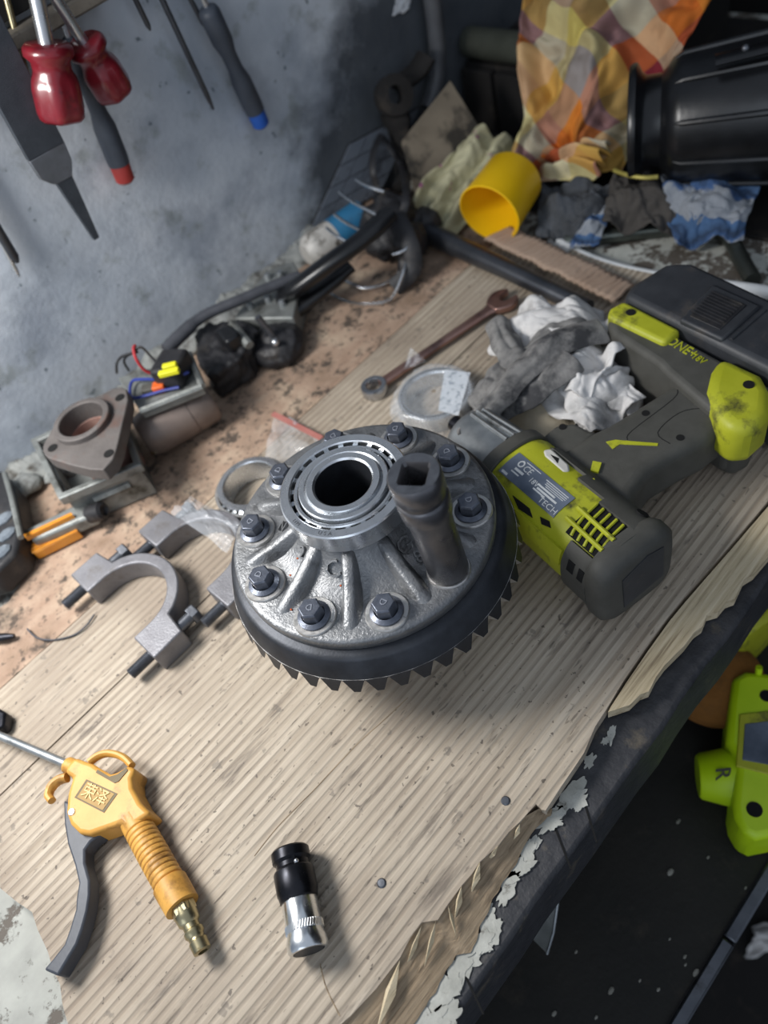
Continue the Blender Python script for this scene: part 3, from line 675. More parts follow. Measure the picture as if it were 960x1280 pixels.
# ------------------------------------------------------------------ two bearing caps with bolts
def bearing_cap(cx, cy, label, T=0.022, gap=0.108):
    """arch lying on its side, opening towards -x, a bolt through each foot along x"""
    K = thing('bearing_cap', label, 'bearing cap', (cx, cy, 0))
    ri, ro = 0.037, 0.0475; c = Vector((cx, cy, 0)); n = 26; pts = []
    fy = gap / 2
    inner = [(ri * math.cos(t), ri * math.sin(t)) for t in [PI / 2 - PI * i / n for i in range(n + 1)]]
    outer = [(ro * math.cos(t), ro * math.sin(t)) for t in [-PI * 0.34 + PI * 0.68 * i / n for i in range(n + 1)]]
    f = 0.013
    poly = [(-0.016, ri)] + inner + [(-0.016, -ri), (-0.016, -fy - f), (0.013, -fy - f), (0.016, -fy + 0.010)] + outer + [(0.016, fy - 0.010), (0.013, fy + f), (-0.016, fy + f)]
    MB().prism([(cx + x, cy + y) for x, y in poly], 0.0, T).build('arch', m_cap, K, bevel=0.0014, seg=2)
    for s_ in (1, -1):
        bp = c + Vector((0, s_ * fy, T * 0.52)); xa = Vector((1, 0, 0))
        prf = [(0, -0.037), (0.0040, -0.037), (0.0048, -0.0362)]
        for q_ in range(16): prf += [(0.0050, -0.036 + q_ * 0.00125), (0.0044, -0.0354 + q_ * 0.00125)]
        prf += [(0.0050, -0.0155), (0.0050, 0.026), (0, 0.026)]
        bo = MB().lathe(prf, bp, xa, n=16).build('cap_bolt', m_boltg, K, smooth=25)
        hx = MB(); a1, b1, d1 = frame(xa)
        hx.loft([[bp + d1 * z + (a1 * math.cos(PI / 3 * i + 0.3) + b1 * math.sin(PI / 3 * i + 0.3)) * r for i in range(6)] for (r, z) in ((0.0084, 0.026), (0.0084, 0.0325), (0.0074, 0.0338))])
        hx.build('bolt_head', m_boltg, bo, bevel=0.0004, smooth=25)
    return K
bearing_cap(-0.136, 0.1905, 'arched bearing cap with two bolts, beside the bare wood joint')
bearing_cap(-0.070, 0.1755, 'arched bearing cap with two bolts, partly under the ring gear')

# ------------------------------------------------------------------ loose tapered bearing and the zip bag it came in
c = Z(318, 614, 0.012)
TB = thing('tapered_bearing', 'loose tapered roller bearing lying behind the differential', 'bearing', (c.x, c.y, 0))
cc_ = Vector((c.x, c.y, 0.001))
MB().lathe([(0.0338, 0.0), (0.0362, 0.0), (0.0345, 0.0185), (0.0318, 0.0185)], cc_, n=64, closed=True).build('cage', m_mach, TB)
MB().lathe([(0.0245, 0.0), (0.0320, 0.0), (0.0315, 0.003), (0.0290, 0.019), (0.0305, 0.0225), (0.0300, 0.0238), (0.0253, 0.0238), (0.0245, 0.0228)], cc_, n=64, closed=True).build('inner_race', m_steel, TB, smooth=35)
r0_ = MB().lathe([(0, 0), (0.0020, 0), (0.0024, 0.0005), (0.0021, 0.0142), (0, 0.0142)], cc_ + Vector((0.0322, 0, 0.0018)), (-0.16, 0, 1), n=10).build('roller', m_chrome, TB)
for k in range(1, 26): copy_to(r0_, Matrix.Translation(Vector((0, 0, 0))) @ Matrix.Rotation(2 * PI * k / 26, 4, 'Z'), TB)
ZB = thing('zip_bag', 'clear zip bag with a red strip, empty behind the differential', 'bag', Z(365, 550, 0))
g4 = [Z(a, b, 0.003) for a, b in [(330, 580), (420, 596), (404, 548), (344, 514)]]
cloth('film', patch(g4[0], g4[1], g4[2], g4[3], amp=0.006, seed=4.2, bulge=0.004, edge=0.03), 30, 24, m_bag2, ZB, solid=0.0002)
z0, z1 = Z(341, 517, 0.0065), Z(402, 548, 0.0065)
MB().box((z0 + z1) / 2, ((z1 - z0).length, 0.0055, 0.0012), Matrix.Rotation(math.atan2(z1.y - z0.y, z1.x - z0.x), 3, 'Z')).build('zip_strip', m_redz, ZB, label='red zip strip')
PF = thing('plastic_film', 'crumpled clear plastic film lying over the bearing cap', 'bag', Z(265, 655, 0))
g4 = [Z(a, b, zz) for a, b, zz in [(212, 640, .0245), (285, 690, .0245), (300, 655, .024), (240, 622, .0245)]]
cloth('film', patch(*g4, amp=0.005, seed=8.2, bulge=0.005, edge=0.10), 30, 24, m_bag, PF, solid=0.0002)

# ------------------------------------------------------------------ combination spanner
a0, a1 = Z(468, 485, 0.006), Z(626, 378, 0.006)
CS = thing('combination_spanner', 'copper-stained combination spanner lying across the boards', 'spanner', (a0.x, a0.y, 0))
d = (a1 - a0); d.z = 0; Ls = d.length; d.normalize(); s_ = Vector((-d.y, d.x, 0))
sh = [a0 + d * t * Ls for t in (0.05, 0.12, 0.5, 0.9, 1.0)]
mb = MB(); rings = []
for (t, wd, hh) in [(0.045, .0062, .0040), (0.10, .0056, .0034), (0.5, .0050, .0028), (0.88, .0060, .0028), (0.97, .0095, .0030)]:
    p = a0 + d * t * Ls
    rings.append([p + s_ * (wd * x) + Vector((0, 0, hh * y)) for x, y in [(1, 0), (.8, .75), (.4, 1), (0, .7), (-.4, 1), (-.8, .75), (-1, 0), (-.8, -.8), (0, -1), (.8, -.8)]])
mb.loft(rings).build('shank', m_copper, CS, smooth=50)
prf = [(0.0078, 0.0002), (0.0124, 0.0002), (0.0132, 0.0015), (0.0132, 0.0095), (0.0124, 0.0108), (0.0082, 0.0108), (0.0078, 0.0102)]
MB().lathe(prf, (a0.x, a0.y, 0), n=36, closed=True).build('ring_end', m_ring, CS, smooth=35)
e = a1; jaw = []
for t in range(15):
    an = math.radians(150 - 300 * t / 14 + 8); jaw.append((-math.cos(an) * 0, 0))
def loc(x, y): q_ = e + d * x + s_ * y; return (q_.x, q_.y)
outl = [loc(-0.013, 0.0072), loc(-0.009, 0.0110)]
for k in range(9):
    an = math.radians(125 - 95 * k / 8); outl.append(loc(0.003 + 0.0155 * math.cos(an), 0.0155 * math.sin(an)))
outl += [loc(0.0150, 0.0050), loc(0.004, 0.0050), loc(0.0005, 0.0020), loc(0.0005, -0.0030), loc(0.004, -0.0052), loc(0.0150, -0.0052)]
for k in range(9):
    an = math.radians(-30 - 95 * k / 8); outl.append(loc(0.003 + 0.0155 * math.cos(an), 0.0155 * math.sin(an)))
outl += [loc(-0.009, -0.0110), loc(-0.013, -0.0072)]
MB().prism(outl, 0.0025, 0.0095).build('open_jaw', m_copper, CS, bevel=0.0012)

# ------------------------------------------------------------------ bearing still in its bag
c = Z(545, 500, 0.008)
BB = thing('bagged_bearing', 'bearing ring sealed in a clear plastic bag with a paper slip', 'bearing', (c.x, c.y, 0))
cc_ = Vector((c.x, c.y, 0.001))
MB().lathe([(0.0265, 0.0), (0.0338, 0.0), (0.0345, 0.001), (0.0345, 0.0155), (0.0335, 0.0168), (0.0290, 0.0168), (0.0275, 0.0150)], cc_, n=64, closed=True).build('race', m_steel, BB, smooth=35)
MB().lathe([(0.0300, 0.0165), (0.0318, 0.0165), (0.0316, 0.0176), (0.0302, 0.0176)], cc_, n=64, closed=True).build('seal', m_gear, BB)
ps = [Z(a, b, 0.0186) for a, b in [(548, 513), (573, 520), (588, 466), (556, 462)]]
MB().add(ps + [p + Vector((0, 0, 0.0004)) for p in ps], [(3, 2, 1, 0), (4, 5, 6, 7), (0, 1, 5, 4), (1, 2, 6, 5), (2, 3, 7, 6), (3, 0, 4, 7)]).build('paper_slip', m_paper, BB, label='printed paper slip')
def bagfn(u, v):
    t = u * 2 * PI; rr = 0.002 + v * 0.043 * (1 + 0.10 * nz((math.cos(t) * 2, math.sin(t) * 2, 1)) + 0.06 * nz((math.cos(t) * 7, math.sin(t) * 7, 2)))
    if v > 0.8: z = 0.0195 - (v - 0.8) / 0.2 * 0.018
    else: z = 0.0195 + 0.0008 * nz((rr * 90 * math.cos(t), rr * 90 * math.sin(t), 3))
    z += 0.0012 * nz((math.cos(t) * 9 * v, math.sin(t) * 9 * v, 6)) * (v > 0.3)
    return Vector((c.x + rr * math.cos(t), c.y + rr * math.sin(t), max(z, 0.0008)))
cloth('bag_film', bagfn, 56, 20, m_bag, BB, solid=0.0002, sub=0)
pk = [Z(a, b, zz) for a, b, zz in [(505, 462, .019), (534, 452, .019), (520, 440, .036), (513, 434, .034)]]
cloth('bag_corner', patch(*pk, amp=0.004, seed=2), 12, 12, m_bag, BB, solid=0.0002)
pk = [Z(a, b, zz) for a, b, zz in [(488, 515, .001), (505, 528, .003), (512, 500, .012), (494, 500, .008)]]
cloth('bag_corner', patch(*pk, amp=0.004, seed=6), 12, 12, m_bag, BB, solid=0.0002)

# ------------------------------------------------------------------ impact wrench
IW = thing('impact_wrench', 'lime and grey cordless impact wrench with battery, lying on its side beside the differential', 'impact wrench', (0.16, -0.06, 0))
wa = Vector((-0.231, -0.973, 0)).normalized(); wb_ = Vector((-wa.y, wa.x, 0)); wc = Vector((0.135, -0.002, 0.0362)); UPZ = Vector((0, 0, 1))
def W(u, v, z): return wc + wa * u + wb_ * v + Vector((0, 0, z - wc.z))
def SF(u, th, off=0.0, r=0.033, n=2.5):
    t = math.radians(th); ct, st = math.cos(t), math.sin(t)
    return wc + wa * u + wb_ * ((r + off) * math.copysign(abs(ct) ** (2 / n), ct)) + UPZ * ((r + off) * math.copysign(abs(st) ** (2 / n), st))
def ring(u, off=0.0, r=0.033, n=2.5, k=48): return [SF(u, 360 * i / k, off, r, n) for i in range(k)]
def wprism(mb, poly, z0, z1, mi=0):
    return mb.prism(poly, z0, z1, mi, fn=lambda v: W(v.x, v.y, v.z))
def spatch(mb, us, ts, o0, o1, mi=0):
    """curved slab lying on the housing; us, ts = outline corner list in (u, theta)"""
    n = len(us); lo = [SF(u, t, o0) for u, t in zip(us, ts)]; hi = [SF(u, t, o1) for u, t in zip(us, ts)]
    return mb.add(lo + hi, [tuple(range(n)), tuple(range(n, 2 * n))] + [(i, (i + 1) % n, n + (i + 1) % n, n + i) for i in range(n)], mi)
def sband(mb, u0, u1, t0, t1, o0, o1, nu=8, nt=12, mi=0):
    """curved slab with many cells"""
    top = lambda a, b: SF(u0 + (u1 - u0) * a, t0 + (t1 - t0) * b, o1)
    bot = lambda a, b: SF(u0 + (u1 - u0) * a, t0 + (t1 - t0) * b, o0)
    mb.grid(top, nu, nt, mi); mb.grid(bot, nu, nt, mi)
    for f in (lambda a: (a, 0), lambda a: (a, 1)):
        mb.grid(lambda a, b, f=f: (top if b else bot)(*f(a)), nu, 1, mi)
    for f in (lambda b: (0, b), lambda b: (1, b)):
        mb.grid(lambda a, b, f=f: (top if b else bot)(*f(a)), nt, 1, mi)
    return mb
# aluminium nose
nose = MB()
nose.loft([ring(-0.062, 0, 0.010, 2), ring(-0.056, 0, 0.018, 2), ring(-0.050, 0, 0.0255, 2), ring(-0.044, 0, 0.0280, 2), ring(-0.012, 0, 0.0300, 2.1), ring(0.004, 0, 0.0315, 2.3)])
no = nose.build('nose_cone', m_sat, IW, smooth=40, label='bare aluminium nose')
for th in (62, 74, 86): MB().tube([SF(-0.044, th, 0.0004, 0.0280, 2), SF(-0.028, th, 0.0008, 0.0290, 2), SF(0.0, th, 0.0008, 0.0310, 2.2)], 0.0018, 8).build('nose_rib', m_sat, no)
MB().tube([W(-0.072, 0, 0.036), W(-0.055, 0, 0.036)], 0.0072, 12).build('anvil', m_black_ox, IW)
MB().loft([ring(0.001, 0.0005), ring(0.002, 0.0015), ring(0.012, 0.0015), ring(0.013, 0.0004)]).build('collar', m_grey, IW, smooth=40)
MB().loft([ring(0.012, -0.0012), ring(0.016, 0.0), ring(0.09, 0.0), ring(0.118, -0.001), ring(0.1265, -0.004)]).build('housing', m_lime, IW, smooth=45, label='scuffed lime plastic housing')
# grey rear shell with the vent window left open
shell = MB()
def cell(u0, u1, t0, t1): sband(shell, u0, u1, t0, t1, -0.001, 0.0022, 6, max(2, int(abs(t1 - t0) / 8)))
cell(0.030, 0.066, -60, 58)
cell(0.066, 0.092, -60, 72); cell(0.092, 0.124, -60, 80)
cell(0.100, 0.124, 128, 300)
cell(0.1205, 0.128, 80, 128)
shell.loft([ring(0.1215, 0.0010, n=3.4), ring(0.126, 0.0022, n=3.6), ring(0.1345, 0.0010, n=4.0), ring(0.1385, -0.0030, n=4.2), ring(0.1392, -0.0080, n=4.0)])
sh_o = shell.build('rear_shell', m_grey, IW, smooth=45, label='dark grey rubber rear shell')
for th, us in ((150, (0.106, 0.112)), (150, (0.116, 0.121))):
    spatch(MB(), (us[0], us[1], us[1], us[0]), (th, th, th + 16, th + 16), 0.0015, 0.0028).build('side_slot', m_hole, IW)
rp = [W(0.1394, v, z) for v, z in [(-0.016, 0.052), (0.006, 0.060), (0.020, 0.056), (0.022, 0.020), (-0.014, 0.016)]]
MB().add(rp + [p_ + wa * 0.0006 for p_ in rp], [tuple(range(5)), tuple(range(9, 4, -1))] + [(i, (i + 1) % 5, 5 + (i + 1) % 5, 5 + i) for i in range(5)]).build('end_panel', m_batt, IW)
# vents: dark recess with lime bars
ve = MB(); sband(ve, 0.092, 0.122, 80, 126, -0.001, 0.0003, 6, 10); ve.build('vent_recess', m_hole, IW)
for k in range(5):
    u = 0.0945 + k * 0.0062
    MB().tube([SF(u + 0.003 * (th - 103) / 23, th, 0.0010) for th in range(82, 126, 6)], 0.0012, 6).build('vent_slat', m_lime, IW)
for th in (95, 111):
    MB().tube([SF(u, th + (u - 0.09) * 60, 0.0018) for u in (0.086, 0.095, 0.104, 0.113, 0.122)], 0.0018, 8).build('vent_bar', m_lime, IW)
# side slots and step of the lime housing
for us, ts in [((0.040, 0.058, 0.064, 0.050), (136, 134, 142, 146)), ((0.069, 0.077, 0.081, 0.073), (133, 129, 135, 140))]:
    spatch(MB(), us, ts, -0.0005, 0.0006).build('side_slot', m_hole, IW)
sband(MB(), 0.030, 0.098, 148, 172, -0.001, 0.0022, 8, 6).build('side_step', m_lime, IW)
# rating label with print
lab = MB(); sband(lab, 0.018, 0.078, 90, 122, 0.0002, 0.0006, 12, 10); lo_ = lab.build('rating_label', m_lab, IW, label='blue-grey rating label with white print')
def print_on(body, u, th, size, sx=1.0):
    vs, fs = text(body, size)
    MB().add([SF(u + v.x * sx, th - math.degrees(v.y / 0.036), 0.0009) for v in vs], fs).build('label_print', m_white, lo_, smooth=0)
def stripe(u0, u1, th, wd=1.0):
    spatch(MB(), (u0, u1, u1, u0), (th - wd, th - wd, th + wd, th + wd), 0.0004, 0.0009).build('label_print', m_white, lo_, smooth=0)
print_on('TECH', 0.0685, 115, 0.0072); print_on('CE', 0.036, 98, 0.0068); print_on('18V', 0.047, 104, 0.0058)
cir = MB(); cir.add([SF(0.028 + 0.0027 * k * math.cos(t), 97 - math.degrees(0.0027 * k * math.sin(t) / 0.036), 0.0009) for k in (1, 0.62) for t in [2 * PI * i / 20 for i in range(20)]], [(i, (i + 1) % 20, 20 + (i + 1) % 20, 20 + i) for i in range(20)]).build('label_print', m_white, lo_, smooth=0)
for (u0, u1, th, wd) in [(0.027, 0.036, 105, 1.6), (0.026, 0.034, 110, 1.0), (0.050, 0.068, 102, 1.1), (0.052, 0.072, 106, 1.3), (0.050, 0.062, 109.5, 1.0), (0.020, 0.026, 118, 1.8), (0.052, 0.075, 93, 0.35), (0.054, 0.075, 95, 0.35), (0.054, 0.075, 97, 0.35), (0.056, 0.074, 99, 0.35), (0.03, 0.045, 92, 0.3)]: stripe(u0, u1, th, wd)
# direction switch, trigger guard, screws
MB().prism(TR([(676, 561), (690, 558), (716, 581), (716, 594), (704, 596), (678, 573)], 0.064), 0.050, 0.064).build('switch_seat', m_grey, IW, bevel=0.0012)
MB().prism(TR([(679, 562), (689, 560), (711, 580), (712, 588), (704, 590), (681, 570)], 0.069), 0.058, 0.069).build('direction_switch', M('switch_white', '#b9b7b0', '#cfccc4', 0.5), IW, bevel=0.0015, label='off-white direction switch')
MB().prism(TR([(688, 568), (699, 573), (697, 579)], 0.0692), 0.0685, 0.0693).build('switch_arrow', m_hole, IW, smooth=0)
tg = [(0.006, 0.030), (0.004, 0.046), (0.012, 0.058), (0.026, 0.060), (0.034, 0.064), (0.036, 0.045), (0.034, 0.028)]
wprism(MB(), tg, 0.020, 0.054).build('switch_block', m_grey, IW, bevel=0.004, seg=3)
MB().tube(spline([Z(a, b, 0.046) for a, b in [(688, 556), (703, 556), (713, 549), (721, 537)]], 5), 0.0075, 10, flat=0.28, up=(0, 0, 1)).build('trigger', m_grey, IW)
MB().tube([W(0.010, 0.048, 0.050), W(0.010, 0.048, 0.0546)], 0.0030, 12).build('guard_hole', m_hole, IW)
# handle and grip
hp = [(0.028, 0.022), (0.030, 0.058), (0.0331, 0.0721), (0.0356, 0.1054), (0.0377, 0.1355), (0.030, 0.150), (0.034, 0.168), (0.082, 0.168), (0.092, 0.140), (0.0935, 0.125), (0.094, 0.1086), (0.0901, 0.0877), (0.0877, 0.060), (0.094, 0.0405), (0.108, 0.028), (0.108, 0.010), (0.06, 0.008)]
wprism(MB(), hp, 0.016, 0.057).build('handle', m_grey, IW, bevel=0.011, seg=5, smooth=60, label='dark grey rubber handle')
def hline(pts, name, mat, z=0.0566, wd=0.0006):
    MB().tube(spline([W(u, v, z) for u, v in pts], 4), wd, 6).build(name, mat, IW)
hline([(0.0415, 0.136), (0.0448, 0.1322), (0.050, 0.1219), (0.0517, 0.0783), (0.056, 0.070)], 'grip_groove', m_hole)
hline([(0.080, 0.088), (0.066, 0.090), (0.0631, 0.1148), (0.0724, 0.1292), (0.083, 0.130)], 'grip_groove', m_hole)
wprism(MB(), [(0.0466, 0.0579), (0.0500, 0.0640), (0.0525, 0.0657), (0.0739, 0.0823), (0.0752, 0.0802), (0.0553, 0.063), (0.0551, 0.0562)], 0.0555, 0.0575).build('lime_accent', m_lime, IW)
MB().prism(TR([(741, 576), (752, 578), (748, 590), (738, 588)], 0.0590), 0.052, 0.0590).build('lime_accent', m_lime, IW)
MB().prism(TR([(735, 597), (743, 598), (746, 611), (765, 628), (762, 631), (746, 622), (737, 612)], 0.0665), 0.054, 0.0665).build('lime_accent', m_lime, IW)
for (u, v, z) in [(0.0807, 0.097, 0.0555), (0.046, 0.098, 0.0555)]: MB().tube([W(u, v, z), W(u, v, z + 0.0018)], 0.0030, 12).build('screw_hole', m_hole, IW)
for (u, th) in [(0.115, 48), (0.1285, 132)]:
    n_ = (SF(u, th, 0.01) - SF(u, th, 0)).normalized(); p = SF(u, th, 0.0016)
    MB().tube([p, p + n_ * 0.0014], 0.0046, 12).build('screw_hole', m_hole, IW)
# foot of the handle
ft = [(-0.046, 0.146), (-0.030, 0.139), (0.020, 0.137), (0.030, 0.134), (0.078, 0.126), (0.100, 0.126), (0.100, 0.170), (-0.048, 0.168)]
wprism(MB(), [(0.060, 0.150), (0.072, 0.138), (0.092, 0.128), (0.104, 0.130), (0.107, 0.145), (0.098, 0.160)], 0.003, 0.050).build('foot_heel', m_grey, IW, bevel=0.005, seg=3)
wprism(MB(), ft, 0.006, 0.066).build('foot', m_grey, IW, bevel=0.005, seg=3)
fy_ = [(-0.052, 0.155), (-0.046, 0.147), (-0.010, 0.150), (0.012, 0.152), (0.010, 0.1715), (-0.050, 0.1695)]
wprism(MB(), fy_, 0.002, 0.0705).build('front_clip', m_lime, IW, bevel=0.004, seg=3, label='lime foot moulding')
ry_ = [(0.050, 0.1700), (0.0560, 0.152), (0.068, 0.134), (0.090, 0.120), (0.108, 0.116), (0.116, 0.128), (0.1145, 0.146), (0.102, 0.163), (0.085, 0.173)]
wprism(MB(), ry_, 0.030, 0.0705).build('rear_clip', m_lime, IW, bevel=0.009, seg=4, label='scuffed lime foot moulding')
for (u, v) in [(-0.034, 0.1615), (0.0865, 0.157)]: MB().tube([W(u, v, 0.068), W(u, v, 0.0712)], 0.0040, 12).build('screw_hole', m_hole, IW)
MB().tube([W(0.096, 0.138, 0.058), W(0.112, 0.132, 0.058)], 0.006, 10, flat=0.4).build('clip_slot', m_hole, IW)
vs, fs = text('ONE+', 0.0125, 0.0004); vs2, fs2 = text('18V', 0.0085, 0.0004)
bd = MB().add([W(0.022 + v.x * 0.85, 0.1600 + v.y, 0.0664 + v.z) for v in vs], fs)
bd.build('badge', m_lime, IW, smooth=0); 
MB().add([W(0.040 + v.x * 0.85, 0.1585 + v.y, 0.0664 + v.z) for v in vs2], fs2).build('badge', m_lime, IW, smooth=0)
# battery
BT = MB()
bp_ = [(-0.052, 0.1705), (0.050, 0.1745), (0.085, 0.176), (0.104, 0.170), (0.118, 0.178), (0.116, 0.218), (0.105, 0.238), (-0.040, 0.236), (-0.056, 0.222), (-0.057, 0.186)]
wprism(BT, bp_, 0.002, 0.0745)
bat = BT.build('battery', m_batt, IW, bevel=0.006, seg=3, label='black slide battery pack')
wprism(MB(), [(-0.044, 0.236), (0.104, 0.238), (0.100, 0.247), (-0.036, 0.245)], 0.004, 0.064).build('battery_base', m_rust, bat, bevel=0.003)
wprism(MB(), [(0.005, 0.174), (0.045, 0.1765), (0.040, 0.2235), (-0.006, 0.2215)], 0.070, 0.0768).build('latch_plate', m_batt, bat, bevel=0.002)
wprism(MB(), [(0.009, 0.181), (0.0365, 0.183), (0.032, 0.2165), (0.0015, 0.2145)], 0.0765, 0.0775).build('latch_pad', m_rub, bat, bevel=0.0004)
for k in range(9):
    v = 0.186 + k * 0.0034; MB().tube([W(0.0075 - (v - 0.18) * 0.2, v, 0.0777), W(0.0345 - (v - 0.18) * 0.15, v + 0.0016, 0.0777)], 0.0006, 5).build('latch_ridge', m_rub, bat)
MB().tube([W(0.048, 0.182, 0.0745), W(0.044, 0.222, 0.0745)], 0.0016, 8).build('battery_ridge', m_batt, bat)

# ------------------------------------------------------------------ gloves and rag behind the wrench
TRG = thing('shop_rag', 'tan oil-stained rag folded flat under the gloves', 'rag', Z(660, 540, 0))
cloth('rag_cloth', patch(Z(590, 575, .003), Z(735, 585, .003), Z(752, 480, .012), Z(622, 482, .010), amp=0.006, seed=1.3, bulge=0.020, edge=0.06, folds=[(6, 1.5, 2.2, 0.0022, 0.3)]), 36, 30, m_tan, TRG, solid=0.002)
def glove_finger(mb, pts, rs, flat=0.75): mb.tube(spline(pts, 5), [rs[0] + (rs[-1] - rs[0]) * i / (5 * (len(pts) - 1)) for i in range(5 * (len(pts) - 1) + 1)], 12, flat=flat)
def ribbon(pts, w0, w1, seed, amp=0.002, curl=0.0):
    """limp flattened glove finger: a strip with a rounded end and creases"""
    P_ = spline([Z(*p_) for p_ in pts], 8); n_ = len(P_)
    def fn(u, v):
        f = v * (n_ - 1); i = min(int(f), n_ - 2); p = P_[i].lerp(P_[i + 1], f - i)
        t = (P_[min(i + 2, n_ - 1)] - P_[max(i - 1, 0)]).normalized(); s2 = t.cross(UPZ).normalized()
        w_ = (w0 + (w1 - w0) * v) * (math.sqrt(max(0.0, 1 - max(0, (v - 0.88) / 0.12) ** 2)) * 0.92 + 0.08)
        x = (u - 0.5) * 2; h = math.cos(x * PI / 2) * w_ * (0.55 + 0.3 * nz((v * 5, seed, 1))) + amp * abs(nz((u * 2.2, v * 5, seed))) * 2.2 - amp * 0.8 * abs(nz((u * 3, v * 9, seed + 4)))
        return p + s2 * (x * w_ * (1 + 0.25 * nz((v * 7, seed, 5)))) + UPZ * (h - w_ * 0.35)
    return fn
GW = thing('work_glove', 'crumpled dirty white cotton work glove beside the battery', 'glove', Z(720, 460, 0))
gw = MB()
for (px, py, z, rx, ry, rz_) in [(700, 455, .014, .040, .034, .018), (742, 478, .016, .036, .030, .020), (775, 496, .012, .028, .020, .012), (718, 418, .012, .038, .022, .014), (662, 470, .010, .024, .022, .012), (738, 505, .012, .020, .018, .014), (680, 410, .012, .026, .018, .012)]:
    p = Z(px, py, z); gw.ball((p.x, p.y, z + 0.002), (rx, ry, rz_), 20, 14)
gw.build('glove_body', m_glovew, GW, remesh=0.0030, smooth=180, disp=[(0.034, 0.014), (0.016, 0.008)])
for q_, (cs4, sd) in enumerate([([(622, 482, .026), (742, 545, .028), (808, 500, .030), (706, 410, .046)], 3.1), ([(620, 420, .026), (716, 452, .046), (790, 398, .036), (676, 374, .028)], 7.7), ([(655, 470, .036), (735, 500, .044), (790, 440, .046), (715, 415, .050)], 11.3)]):
    cloth('glove_fold', patch(*[Z(a, b, z) for a, b, z in cs4], amp=0.018, seed=sd, bulge=0.010, edge=0.07, fine=0.45, folds=[(7, 3, 2.0, 0.0040, 0.7 + q_), (3, -9, 1.2, 0.0025, q_)]), 52, 46, m_glovew, GW, solid=0.002)
cloth('glove_finger', ribbon([(735, 398, .036), (690, 392, .044), (650, 400, .040), (628, 425, .028), (622, 445, .018)], .014, .011, 2.0), 14, 44, m_glovew, GW, solid=0.0016)
cloth('glove_finger', ribbon([(760, 465, .044), (778, 488, .036), (800, 508, .020)], .018, .014, 4.0), 14, 34, m_glovew, GW, solid=0.0016)
cloth('glove_finger', ribbon([(720, 475, .046), (735, 508, .038), (745, 535, .022)], .016, .013, 6.0), 14, 34, m_glovew, GW, solid=0.0016)
GD = thing('oily_glove', 'oil-blackened grey work glove with limp fingers reaching to the ring gear', 'glove', Z(640, 470, 0))
cloth('glove_finger', ribbon([(750, 408, .058), (705, 420, .066), (665, 450, .062), (628, 492, .056), (600, 520, .056), (575, 545, .058)], .017, .008, 1.0, 0.0028), 16, 64, m_gloved, GD, solid=0.0018)
cloth('glove_finger', ribbon([(712, 446, .060), (676, 478, .054), (645, 502, .044), (612, 520, .034), (590, 536, .028)], .016, .008, 3.0, 0.0028), 16, 56, m_gloved, GD, solid=0.0018)
cloth('glove_finger', ribbon([(668, 455, .050), (645, 445, .050), (632, 425, .046), (620, 398, .036)], .014, .012, 5.0, 0.0022), 16, 44, m_gloved, GD, solid=0.0018)
cloth('glove_finger', ribbon([(672, 465, .046), (638, 458, .040), (612, 482, .030), (590, 508, .018)], .017, .012, 7.0, 0.0028), 16, 44, m_gloved, GD, solid=0.0018)
gd = MB()
for (px, py, z, r) in [(660, 460, .030, .020), (690, 440, .034, .022), (630, 490, .022, .016), (715, 428, .036, .020)]:
    p = Z(px, py, z); gd.ball((p.x, p.y, z), (r * 1.2, r, r), 16, 12)
gd.build('glove_body', m_gloved, GD, remesh=0.003, smooth=180, disp=[(0.030, 0.012), (0.014, 0.005)])

# ------------------------------------------------------------------ far end: bar, cardboard, white pipe, hex bar
RD = MB().tube([Z(528, 288, .013), Z(560, 303, .013), Z(640, 340, .012), Z(735, 386, .011)], [.0125, .0120, .0098, .0088], 18).build('steel_bar', m_bar); tag(RD, 'long dark steel bar lying at the far end of the boards', 'bar')
def card(u, v):
    a = Z(606, 304, .004).lerp(Z(638, 289, .004), v); b = Z(765, 382, .004).lerp(Z(792, 360, .004), v)
    p = a.lerp(b, u); p += Vector((0.004 * nz((u * 9, v * 2, 3)), 0.004 * nz((u * 9, v * 2, 8)), 0.0045 + 0.0010 * math.sin(u * 46 * 2 * PI / 2) + 0.006 * u * (1 - u)))
    return p
cb = cloth('cardboard_strip', card, 150, 6, m_card, None, solid=0.003, sub=0); tag(cb, 'brown corrugated cardboard strip beside the dark steel bar', 'cardboard')
wp = MB().tube(spline([Z(690, 300, -.006), Z(740, 326, -.006), Z(815, 346, -.006), Z(960, 366, -.006), Z(1100, 392, -.006)], 5), 0.0066, 14).build('white_pipe', M('white_enamel', '#d9dcdd', '#e4e6e6', 0.25, ns=30)); tag(wp, 'white enamelled pipe lying past the end of the boards', 'pipe')
hb = MB().tube(spline([Z(706, 302, -.004), Z(770, 294, -.004), Z(835, 286, -.003), Z(882, 283, -.002), Z(910, 296, -.004), Z(925, 322, -.005), Z(941, 350, -.005)], 6), 0.0080, 8).build('bent_bar', M('oily_green_steel', '#4d524e', '#666a64', 0.35, 0.8, ns=40, dirt='#2c2d2a', ds=40, dt=(0.55, 0.75)), smooth=60); tag(hb, 'bent grey steel bar lying on the flaked paint', 'bar')
mat_ = MB().prism([(0.545, -0.16), (0.97, -0.17), (0.98, 0.44), (0.50, 0.447), (0.47, 0.36), (0.49, 0.25), (0.53, 0.12)], -0.0132, -0.0095).build('shade_mat', m_dark, bevel=0.001); tag(mat_, 'dark mat added for shade over the far end of the bench', 'mat')  # dark sheet added so the bench surface sinks into shade here

